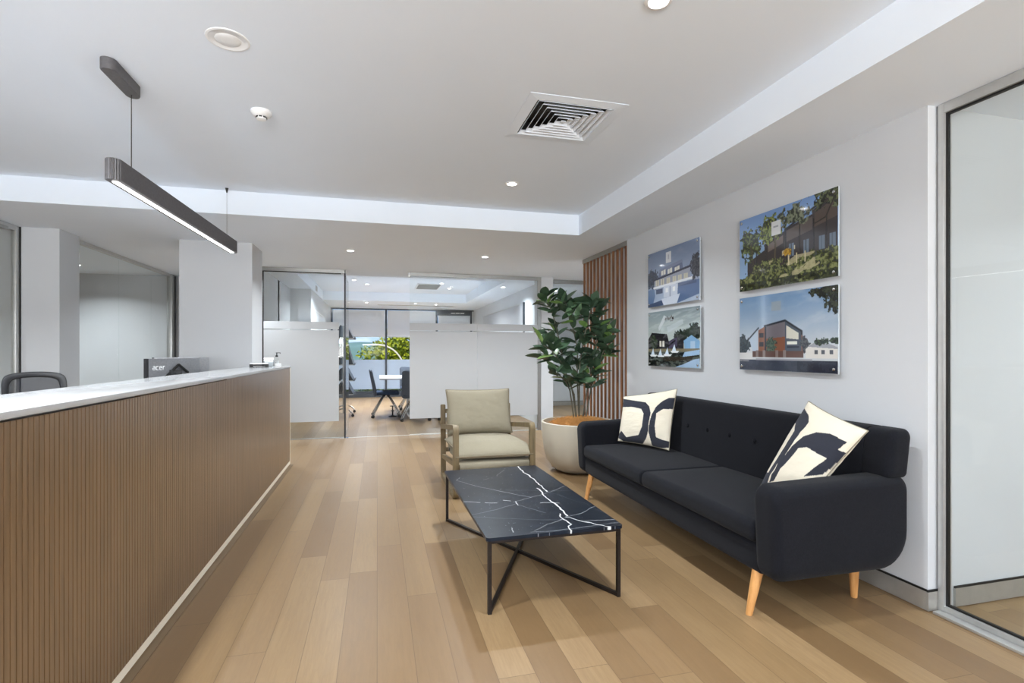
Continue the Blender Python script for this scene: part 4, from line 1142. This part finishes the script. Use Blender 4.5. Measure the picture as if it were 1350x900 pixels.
def artB():
    c = base_canvas(); X, Y = c.X, c.Y
    s = np.clip(Y / .75, 0, 1)[..., None]; c.A = np.array([108, 140, 176]) * (1 - s) + np.array([196, 200, 204]) * s
    cl = np.clip((fbm(X * 2 + Y, Y * 3, 3, 5, 4) - .45) * 2, 0, 1) * (X * .8 + .1); c.put(cl * .6, (206, 208, 210))
    c.tree(.04, .66, .12, .14, (34, 46, 56), (56, 70, 76), 9, .8, 20)
    c.poly([(.12, .58), (.22, .44), (.22, .74), (.16, .74)], (176, 190, 206)); c.line([(.11, .58), (.23, .43)], .01, (40, 44, 52))
    c.poly([(.23, .46), (.31, .41), (.31, .74), (.23, .74)], (128, 84, 66)); c.rect(.24, .5, .29, .56, (50, 48, 54)); c.rect(.24, .62, .29, .68, (50, 48, 54))
    c.poly([(.31, .42), (.52, .36), (.52, .75), (.31, .75)], (110, 104, 110)); c.poly([(.31, .58), (.52, .56), (.52, .75), (.31, .75)], (126, 80, 60))
    c.poly([(.52, .37), (.68, .50), (.68, .76), (.52, .76)], (72, 80, 92)); c.poly([(.535, .42), (.655, .52), (.655, .60), (.535, .58)], (206, 204, 190)); c.rect(.54, .62, .64, .66, (226, 226, 216)); c.rect(.54, .68, .66, .7, (40, 46, 60))
    c.line([(.30, .41), (.52, .355), (.685, .50), (.685, .6)], .012, (36, 40, 50)); c.rect(.40, .62, .44, .65, (60, 52, 54)); c.rect(.3, .42, .32, .75, (44, 46, 56))
    c.poly([(.68, .54), (.72, .58), (.72, .76), (.68, .76)], (120, 90, 86))
    c.tree(.37, .66, .06, .12, (50, 66, 62), (88, 104, 88), 13, .7, 26); c.tree(.71, .66, .05, .1, (48, 52, 62), (84, 88, 92), 15, .7, 26)
    c.rect(0, .76, .16, .87, (206, 206, 206)); c.rect(.16, .74, .70, .82, (92, 66, 60)); 
    for x in (.2, .28, .42, .5): c.rect(x, .73, x + .03, .82, (130, 116, 112))
    c.poly([(.72, .72), (.78, .65), (.92, .66), (1, .70), (1, .83), (.72, .83)], (214, 210, 204)); c.poly([(.74, .69), (.8, .64), (.93, .66), (1, .70), (1, .72)], (150, 152, 158)); 
    for x in (.8, .86, .93): c.rect(x, .73, x + .03, .78, (80, 84, 92))
    c.tree(.87, .63, .07, .05, (34, 44, 40), (70, 84, 66), 19, .8, 24); c.tree(.98, .62, .05, .05, (34, 44, 40), (70, 84, 66), 20, .8, 24)
    c.rect(0, .855, 1, 1, (52, 58, 72)); c.rect(.2, .84, .78, .862, (150, 150, 156)); c.rect(.64, .862, 1, 1, (36, 42, 56)); c.rect(0, .862, .12, .88, (120, 122, 128))
    c.put((fbm(X * 1.6, Y, 20, 70, 3) > .55) * (Y > .86) * .25, (74, 80, 96))
    c.tree(1.0, .05, .28, .10, (26, 30, 26), (60, 66, 52), 31, .62, 22); c.tree(.98, .2, .10, .13, (26, 30, 26), (60, 66, 52), 33, .55, 22)
    c.rect(.375, .10, .475, .22, (150, 158, 160), .7)
    c.put((X < .012) * .0, (0, 0, 0))
    return c
def artC():
    c = base_canvas(); X, Y = c.X, c.Y
    s = Y[..., None]; c.A = np.array([112, 130, 162]) * (1 - s) + np.array([170, 184, 206]) * s
    c.put(np.clip((fbm(X * 2, Y * 3, 3, 2) - .5) * 3, 0, 1) * .4, (150, 160, 184))
    c.tree(.08, .5, .17, .2, (44, 54, 72), (72, 82, 100), 4, .8, 26); c.tree(.95, .46, .12, .22, (48, 54, 66), (80, 84, 94), 5, .85, 22)
    c.poly([(.24, .42), (.26, .36), (.70, .30), (.72, .46), (.24, .50)], (96, 108, 136))
    c.poly([(.25, .34), (.70, .27), (.71, .32), (.25, .40)], (120, 130, 156))
    for x in (.29, .42, .56): c.poly([(x, .38), (x + .09, .36), (x + .09, .45), (x, .46)], (214, 214, 208)); c.rect(x + .04, .36, x + .046, .46, (90, 98, 120))
    c.poly([(.12, .50), (.86, .40), (.86, .44), (.12, .54)], (54, 58, 74)); c.poly([(.14, .53), (.84, .44), (.84, .62), (.14, .66)], (150, 156, 172))
    for x in (.17, .28, .40, .52, .62, .73): c.rect(x, .52, x + .07, .63, (196, 192, 176)); c.rect(x + .033, .52, x + .038, .63, (84, 88, 104))
    c.poly([(.12, .64), (.88, .60), (.88, .64), (.12, .68)], (222, 226, 232)); c.rect(.18, .69, .32, .78, (64, 74, 98)); c.rect(.34, .66, .62, .86, (198, 206, 220)); c.rect(.46, .68, .475, .9, (120, 130, 154)); c.rect(.38, .70, .43, .78, (236, 238, 240)); c.rect(.52, .70, .57, .78, (236, 238, 240))
    c.poly([(.0, .68), (.14, .67), (.16, .8), (.10, 1), (0, 1)], (96, 118, 152)); c.poly([(.62, .72), (1, .66), (1, .9), (.6, 1)], (92, 112, 148)); c.poly([(.3, .88), (.66, .84), (.6, 1), (.26, 1)], (206, 214, 228))
    c.poly([(0, .95), (.3, .90), (.34, 1), (0, 1)], (70, 84, 112)); c.rect(.62, .66, .95, .72, (74, 86, 116), .7)
    c.rect(.385, .07, .49, .26, (216, 220, 226)); c.rect(.425, .12, .45, .2, (176, 182, 194))
    return c
def artD():
    c = base_canvas(); X, Y = c.X, c.Y
    s = np.clip(Y * 2, 0, 1)[..., None]; c.A = np.array([126, 140, 146]) * (1 - s) + np.array([176, 186, 180]) * s
    c.put(np.clip((fbm(X + Y * 2, Y * 3, 4, 12) - .5) * 5, 0, 1) * .5, (196, 204, 206))
    c.poly([(.22, .30), (.34, .08), (.40, .12), (.24, .36)], (206, 212, 216), .8); c.poly([(.40, .30), (.70, .18), (.72, .26), (.42, .4)], (190, 200, 206), .6)
    c.tree(.90, .42, .13, .15, (22, 28, 26), (50, 60, 50), 5, .9, 22); c.tree(.68, .48, .14, .12, (24, 30, 28), (48, 56, 46), 6, .9, 24)
    c.poly([(.0, .50), (.08, .38), (.40, .42), (.44, .55), (.62, .46), (.72, .50), (.72, .70), (0, .72)], (38, 36, 42))
    c.tree(.12, .56, .08, .14, (26, 36, 28), (64, 78, 54), 7, .8, 30)
    for x in (.25, .31): c.rect(x, .54, x + .04, .64, (206, 204, 190)); 
    c.poly([(.44, .56), (.60, .48), (.60, .64), (.44, .68)], (74, 68, 88)); c.line([(.42, .64), (.56, .54)], .012, (20, 20, 24))
    c.poly([(.72, .55), (.86, .46), (1, .56), (1, .68), (.74, .68)], (128, 168, 204)); c.rect(.84, .56, .92, .68, (172, 198, 222))
    c.rect(0, .68, 1, .74, (120, 112, 90)); c.rect(0, .735, 1, 1, (34, 38, 38)); c.put((fbm(X * 2, Y * 5, 10, 22) > .52) * (Y > .72) * .6, (112, 120, 110))
    for (a, b) in ((.06, .79), (.22, .80), (.36, .78), (.5, .72)):
        c.poly([(a, b), (a + .05, b - .12), (a + .08, b)], (206, 222, 236)); c.poly([(a - .03, b), (a + .14, b), (a + .11, b + .03), (a, b + .03)], (226, 230, 232))
    c.poly([(.3, .84), (.9, .80), (.84, .88), (.35, .90)], (58, 52, 44)); c.poly([(.7, .95), (.9, .86), (1, .84), (1, 1), (.55, 1)], (150, 176, 204)); c.poly([(.0, .9), (.16, .88), (.2, 1), (0, 1)], (24, 26, 26)); c.poly([(.74, .74), (1, .70), (1, .78), (.7, .82)], (148, 178, 208))
    # loose lettering-like mark near the top of the print
    for k, (a, b) in enumerate(((.36, .13), (.39, .11), (.42, .13), (.45, .12), (.48, .10), (.51, .12))): c.line([(a, b + .04), (a + .012, b), (a + .022, b + .045)], .007, (84, 74, 72))
    c.rect(.46, .19, .52, .197, (110, 104, 102)); c.rect(.5, .13, .53, .17, (60, 54, 54))
    return c
def artwork(label, ynear, z0, fn):
    w, h = .813, .503
    t = thing('acrylic_print', label, 'picture', (2.53, ynear + w / 2, z0), 0, 'frameless acrylic prints on the wall')
    c = fn(); ny, nx = c.X.shape
    P_ = np.stack([np.full(c.X.shape, -.032), (w / 2) - c.X * w, h - c.Y * h], -1)
    grid_obj('print_panel', P_, c.lin(), M['print'], t, skirt=(.003, 0, 0))
    box('acrylic_sheet', -.0288, -.022, -w / 2 - .001, w / 2 + .001, -.001, h + .001, acr_edge, t, .001)
    for sy in (-1, 1):
        for zz in (.025, h - .025):
            bm = bmesh.new(); y = sy * (w / 2 - .025); n = 18
            loft(bm, [[(x, y + r * math.cos(2 * PI * k / n), zz + r * math.sin(2 * PI * k / n)) for k in range(n)] for x, r in ((-.001, .006), (-.0215, .006))], True)
            loft(bm, [[(x, y + r * math.cos(2 * PI * k / n), zz + r * math.sin(2 * PI * k / n)) for k in range(n)] for x, r in ((-.0322, .0095), (-.037, .0095), (-.039, .007))], True)
            finish(bm); mesh_obj('standoff_bolt', bm, M['chrome'], t, True, 40)
    return t
artwork('acrylic print of dark terrace houses among gum trees, upper right of the four', 2.350, 1.655, artA)
artwork('acrylic print of a brick gabled building under blue sky, lower right of four', 2.350, 1.104, artB)
artwork('acrylic print of a pale two storey house at dusk, upper left of the four', 3.640, 1.648, artC)
artwork('acrylic print of a marina with dark houses and white sails, lower left of the four', 3.635, 1.096, artD)

# ================================================================== MEETING ROOM
mt = thing('meeting_table', 'white rectangular meeting table beyond the open glass doorway', 'table', (1.22, 10.45, 0))
box('table_top', -1.18, 1.18, -.68, .68, .715, .74, M['white_top'], mt, .003)
for s in (-1, 1):
    bm = bmesh.new(); abox(bm, s * .62 - .045, s * .62 + .045, -.05, .05, .03, .71, .005); mesh_obj('pedestal_column', bm, M['alu_light'], mt, True, 40)
    bm = bmesh.new(); abox(bm, s * .62 - .04, s * .62 + .04, -.5, .5, 0, .035, .008); mesh_obj('pedestal_foot', bm, M['alu_light'], mt, True, 40)
box('cable_tray', -.5, .5, -.1, .1, .62, .66, M['dark_plastic'], mt, .003)
t = thing('floor_power_post', 'small black floor power post under the meeting table', 'power post', (.28, 10.1, 0))
bm = bmesh.new(); lathe(bm, [(.075, 0), (.075, .008), (.03, .02), (.014, .03), (.014, .10), (.035, .105), (.035, .115), (.012, .12), (.012, .19), (.05, .195), (.05, .205), (.01, .21)], 20); finish(bm)
mesh_obj('post_body', bm, M['black'], t, True, 40); box('socket_face', -.02, .02, -.037, -.033, .10, .118, M['dark_plastic'], t)

def make_mchair():
    t = thing('meeting_chair', 'x', 'chair')
    # faces -y locally; seat z .46
    bm = bmesh.new(); soft_block(bm, -.24, .24, -.24, .22, .42, .48, .025, .03, .012); finish(bm); mesh_obj('seat', bm, M['chair_blue'], t, True)
    bm = bmesh.new()
    def xf(p): return Vector((p.x, .215 + p.y + .09 * max(0, (p.z - .45)) / .45 - .5 * p.x * p.x, p.z))
    def blk(p): return xf(Vector((p.x, p.y, p.z)))
    soft_block(bm, -.245, .245, -.02, .028, .40, .90, .05, .015, 0, xform=blk); finish(bm); mesh_obj('backrest', bm, M['chair_grey'], t, True)
    for k in range(4):
        a = PI / 4 + k * PI / 2; c, s = math.cos(a), math.sin(a); bm = bmesh.new()
        for o_ in (-.018, .018):
            px, py = -s * o_, c * o_
            tube(bm, [(px + c * .03, py + s * .03, .415), (px + c * .10, py + s * .10, .36), (px + c * .31, py + s * .31, .10), (px + c * .335, py + s * .335, .06)], .011, 8)
        finish(bm); lg = mesh_obj('leg', bm, M['chrome'], t, True, 50)
        bm = bmesh.new(); x, y = c * .34, s * .34
        tube(bm, [(x - .018 * s, y + .018 * c, .028), (x + .018 * s, y - .018 * c, .028)], .028, 14); mesh_obj('castor', bm, M['dark_plastic'], lg, True, 40)
    bm = bmesh.new(); tube(bm, [(0, 0, .36), (0, 0, .42)], .035, 14); mesh_obj('hub', bm, M['chrome'], t, True, 40)
    return t
mc = make_mchair()
spots = [(.16, 10.15, PI / 2, 'grey meeting chair at the left end of the white table, seat seen side on'), (.66, 9.55, PI, 'grey meeting chair with its back to the doorway, cut by the frosted glass edge'),
         (.72, 11.4, 0, 'grey meeting chair on the window side of the white table'), (1.32, 9.55, PI, 'meeting chair hidden behind the frosted glass, only its castors showing'), (1.5, 11.4, 0, 'meeting chair behind the frosted glass on the window side')]
for i, (x, y, rz, lab) in enumerate(spots):
    o = mc if i == 0 else copy_tree(mc); o.location = (x, y, 0); o.rotation_euler = (0, 0, rz); o['label'] = lab; o['group'] = 'chairs round the meeting table'

# brochure rack
rk = thing('brochure_rack', 'mobile grey brochure rack with tilted shelves just inside the glass doorway', 'rack', (-.62, 10.6, 0), 0)
for s in (-1, 1):
    bm = bmesh.new(); tube(bm, [(0, s * .36, .07), (0, s * .36, 1.72)], .014, 10); mesh_obj('upright', bm, M['alu'], rk, True, 40)
    bm = bmesh.new(); tube(bm, [(-.02, s * .36, .16), (.1, s * .36, .13), (.17, s * .36, .06)], .012, 8); tube(bm, [(-.02, s * .36, .16), (-.12, s * .36, .13), (-.19, s * .36, .06)], .012, 8); mesh_obj('foot', bm, M['alu'], rk, True, 40)
    for x in (.17, -.19):
        bm = bmesh.new(); tube(bm, [(x, s * .36 - .012, .027), (x, s * .36 + .012, .027)], .027, 14); mesh_obj('castor', bm, M['dark_plastic'], rk, True, 40)
for z, hh in ((.42, .23), (.68, .23), (.98, .40), (1.48, .25)):
    for sg in (1, -1):
        bm = bmesh.new()
        loft(bm, [[(sg * .06, y, z), (sg * .18, y, z + .004), (sg * .06, y, z + hh), (sg * .035, y, z + hh - .004)] for y in (-.35, .35)], True)
        abox(bm, sg * .16, sg * .20, -.35, .35, z - .006, z + .002); abox(bm, sg * .196, sg * .202, -.35, .35, z - .006, z + .035); finish(bm); mesh_obj('tilted_shelf', bm, M['dark_frame'], rk)
    bm = bmesh.new()
    for yy_ in (-.355, .355): barpath(bm, [(-.18, yy_, z), (.18, yy_, z)], .01, .014)
    mesh_obj('shelf_bracket', bm, M['alu'], rk)

# ================================================================== OUTSIDE
gm = plain('garden_ground', rgb(92, 108, 70), .95, var=.3, scale=.6)
o = struct('ground', -90, 110, 15.6, 150, -4.1, -4.0, gm)
struct('terrace_ledge', -3, 5, 14.66, 15.6, -.3, .0, plain('terrace_concrete', rgb(150, 150, 146), .9))
hm = plain('hazy_hillside', rgb(112, 142, 128), .95, var=.18, scale=.05)
bm = bmesh.new()
hx = [(-70 + 6 * i) for i in range(34)]
rows = []
for j, (yy_, zz_) in enumerate(((95, -4), (115, 1.0), (135, 2.6), (150, -4))):
    rows.append([(x, yy_, zz_ + (math.sin(x * .07 + j) * .7 + math.sin(x * .19 + 2) * .4 if 0 < j < 3 else 0)) for x in hx])
vs = [[bm.verts.new(p) for p in r] for r in rows]
for a, b in zip(vs[:-1], vs[1:]):
    for i in range(len(a) - 1): bm.faces.new((a[i], a[i + 1], b[i + 1], b[i]))
finish(bm); o = mesh_obj('hills', bm, hm, None, True); tag(o, kind='structure')
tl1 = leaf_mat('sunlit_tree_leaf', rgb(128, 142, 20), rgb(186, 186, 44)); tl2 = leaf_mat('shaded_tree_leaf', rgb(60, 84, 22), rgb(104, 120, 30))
tr = thing('street_tree', 'broad yellow green tree outside the meeting room window', 'tree', (1.35, 25.5, -4))
bm = bmesh.new(); tube(bm, [(0, 0, 0), (.05, 0, 1.2), (0, .05, 2.6), (.1, 0, 4.0)], [.22, .18, .14, .08], 12)
for k in range(9):
    a = k * .7; tube(bm, [(0, .05, 2.2 + k * .15), (1.0 * math.cos(a), .8 * math.sin(a), 3.4 + k * .15), (1.9 * math.cos(a), 1.4 * math.sin(a), 4.2 + (k % 4) * .3)], [.08, .05, .02], 7)
mesh_obj('trunk', bm, M['stem'], tr, True)
r2 = np.random.RandomState(3); bm = bmesh.new(); blobs = []
for k in range(85):
    a = r2.rand() * 2 * PI; rr_ = math.sqrt(r2.rand()); z = r2.rand()
    sx = 2.3 * (1 - z ** 3 * .62); blobs.append((rr_ * sx * math.cos(a), rr_ * 1.6 * math.sin(a) * (1 - z * .5), 3.5 + 2.75 * z, .35 + .3 * r2.rand()))
for (bx, by, bz, br) in blobs:
    for k in range(150):
        v = r2.normal(size=3); v /= np.linalg.norm(v); p = Vector((bx, by, bz)) + Vector(v * br * (.6 + .4 * r2.rand()))
        d = Vector(r2.normal(size=3)).normalized(); s_ = d.cross(Vector(v)); 
        if s_.length < .05: continue
        s_.normalize(); L = .13 + .08 * r2.rand(); w = .045
        q4 = [p, p + d * L * .5 + s_ * w, p + d * L, p + d * L * .5 - s_ * w]
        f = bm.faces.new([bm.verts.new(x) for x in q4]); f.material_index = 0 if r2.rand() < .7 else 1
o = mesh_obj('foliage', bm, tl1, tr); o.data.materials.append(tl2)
def streetlamp(label, x, y, h, arm_, r):
    t = thing('street_lamp', label, 'street lamp', (x, y, -4), 0, 'curved street lamps outside')
    bm = bmesh.new(); pts = [(0, 0, 0), (0, 0, h - arm_)] + [(-arm_ * 1.0 + arm_ * math.cos(a), 0, h - arm_ + arm_ * math.sin(a)) for a in [PI / 2 * k / 10 for k in range(1, 11)]]
    tube(bm, pts + [(pts[-1][0] - .25, 0, h)], r, 10); mesh_obj('curved_pole', bm, plain('pale_pole', rgb(226, 214, 188), .5), t, True)
    e = pts[-1]; bm = bmesh.new(); abox(bm, e[0] - .55, e[0] - .1, -.08, .08, h - .03, h + .02, .01); mesh_obj('lamp_head', bm, M['white_plastic'], t, True, 40)
streetlamp('tall cream curved street lamp in front of the tree', 1.0, 20.6, 5.85 - .35, 1.0, .032)
streetlamp('small curved street lamp left of the tree in the distance', -.95, 30.0, 5.1 - .4, .7, .035)
hb = bmesh.new()
for k in range(5000):
    p = Vector((-1.3 + r2.rand() * 4.2, 14.8 + r2.rand() * .5, .0 + r2.rand() * .2)); d = Vector(r2.normal(size=3)).normalized(); s_ = d.cross(Vector((0, 0, 1)));
    if s_.length < .1: continue
    s_.normalize(); q4 = [p, p + d * .03 + s_ * .012, p + d * .06, p + d * .03 - s_ * .012]; f = hb.faces.new([hb.verts.new(x) for x in q4]); f.material_index = 0 if r2.rand() < .6 else 1
o = mesh_obj('ground_cover', hb, leaf_mat('pale_groundcover', rgb(150, 160, 110), rgb(206, 206, 160))); o.data.materials.append(tl2)
tag(o, 'low pale green planting outside under the meeting room window', 'plants', kind='stuff')

# ================================================================== WORLD, SUN, CAMERA
w = bpy.data.worlds.new('sky'); bpy.context.scene.world = w; w.use_nodes = True; nt = w.node_tree; nt.nodes.clear()
out = nt.nodes.new('ShaderNodeOutputWorld'); bg = nt.nodes.new('ShaderNodeBackground')
tc = nt.nodes.new('ShaderNodeTexCoord'); sep = nt.nodes.new('ShaderNodeSeparateXYZ'); nt.links.new(tc.outputs['Generated'], sep.inputs[0])
rmp = nt.nodes.new('ShaderNodeValToRGB'); nt.links.new(sep.outputs[2], rmp.inputs[0])
e = rmp.color_ramp.elements; e[0].position = .0; e[0].color = rgb(196, 214, 236); e[1].position = .6; e[1].color = rgb(52, 108, 196)
x = e.new(.06); x.color = rgb(120, 168, 228)
mp = nt.nodes.new('ShaderNodeMapping'); mp.inputs['Scale'].default_value = (5, 5, 26); nt.links.new(tc.outputs['Generated'], mp.inputs[0])
nz = nt.nodes.new('ShaderNodeTexNoise'); nz.inputs['Scale'].default_value = 1.6; nz.inputs['Detail'].default_value = 5; nt.links.new(mp.outputs[0], nz.inputs['Vector'])
cr = nt.nodes.new('ShaderNodeValToRGB'); nt.links.new(nz.outputs[0], cr.inputs[0]); cr.color_ramp.elements[0].position = .5; cr.color_ramp.elements[1].position = .68
mx = nt.nodes.new('ShaderNodeMix'); mx.data_type = 'RGBA'; nt.links.new(cr.outputs[0], mx.inputs[0]); nt.links.new(rmp.outputs[0], mx.inputs[6]); mx.inputs[7].default_value = (.95, .96, 1, 1)
nt.links.new(mx.outputs[2], bg.inputs[0]); bg.inputs[1].default_value = 1.0; nt.links.new(bg.outputs[0], out.inputs[0])
sd = bpy.data.lights.new('sun', 'SUN'); sd.energy = 3.2; sd.angle = .01; sd.color = (1, .95, .86)
so = link(bpy.data.objects.new('sun', sd)); so.rotation_euler = (math.radians(48), 0, math.radians(-35))

cam = bpy.data.cameras.new('camera'); co = link(bpy.data.objects.new('camera', cam))
co.location = (0, 0, 1.23); co.rotation_euler = (PI / 2, 0, -math.radians(14.568)); cam.sensor_width = 36; cam.lens = 18.213; cam.shift_y = .01; cam.clip_start = .05; cam.clip_end = 400
sc = bpy.context.scene; sc.camera = co
sc.view_settings.view_transform = 'Standard'; sc.view_settings.look = 'None'; sc.view_settings.gamma = 1; sc.view_settings.use_curve_mapping = False
sc.view_settings.exposure = 0.6
sc.cycles.max_bounces = 10; sc.cycles.diffuse_bounces = 6; sc.cycles.glossy_bounces = 4; sc.cycles.transparent_max_bounces = 24; sc.cycles.transmission_bounces = 6
sc.cycles.use_denoising = True; sc.cycles.sample_clamp_indirect = 6
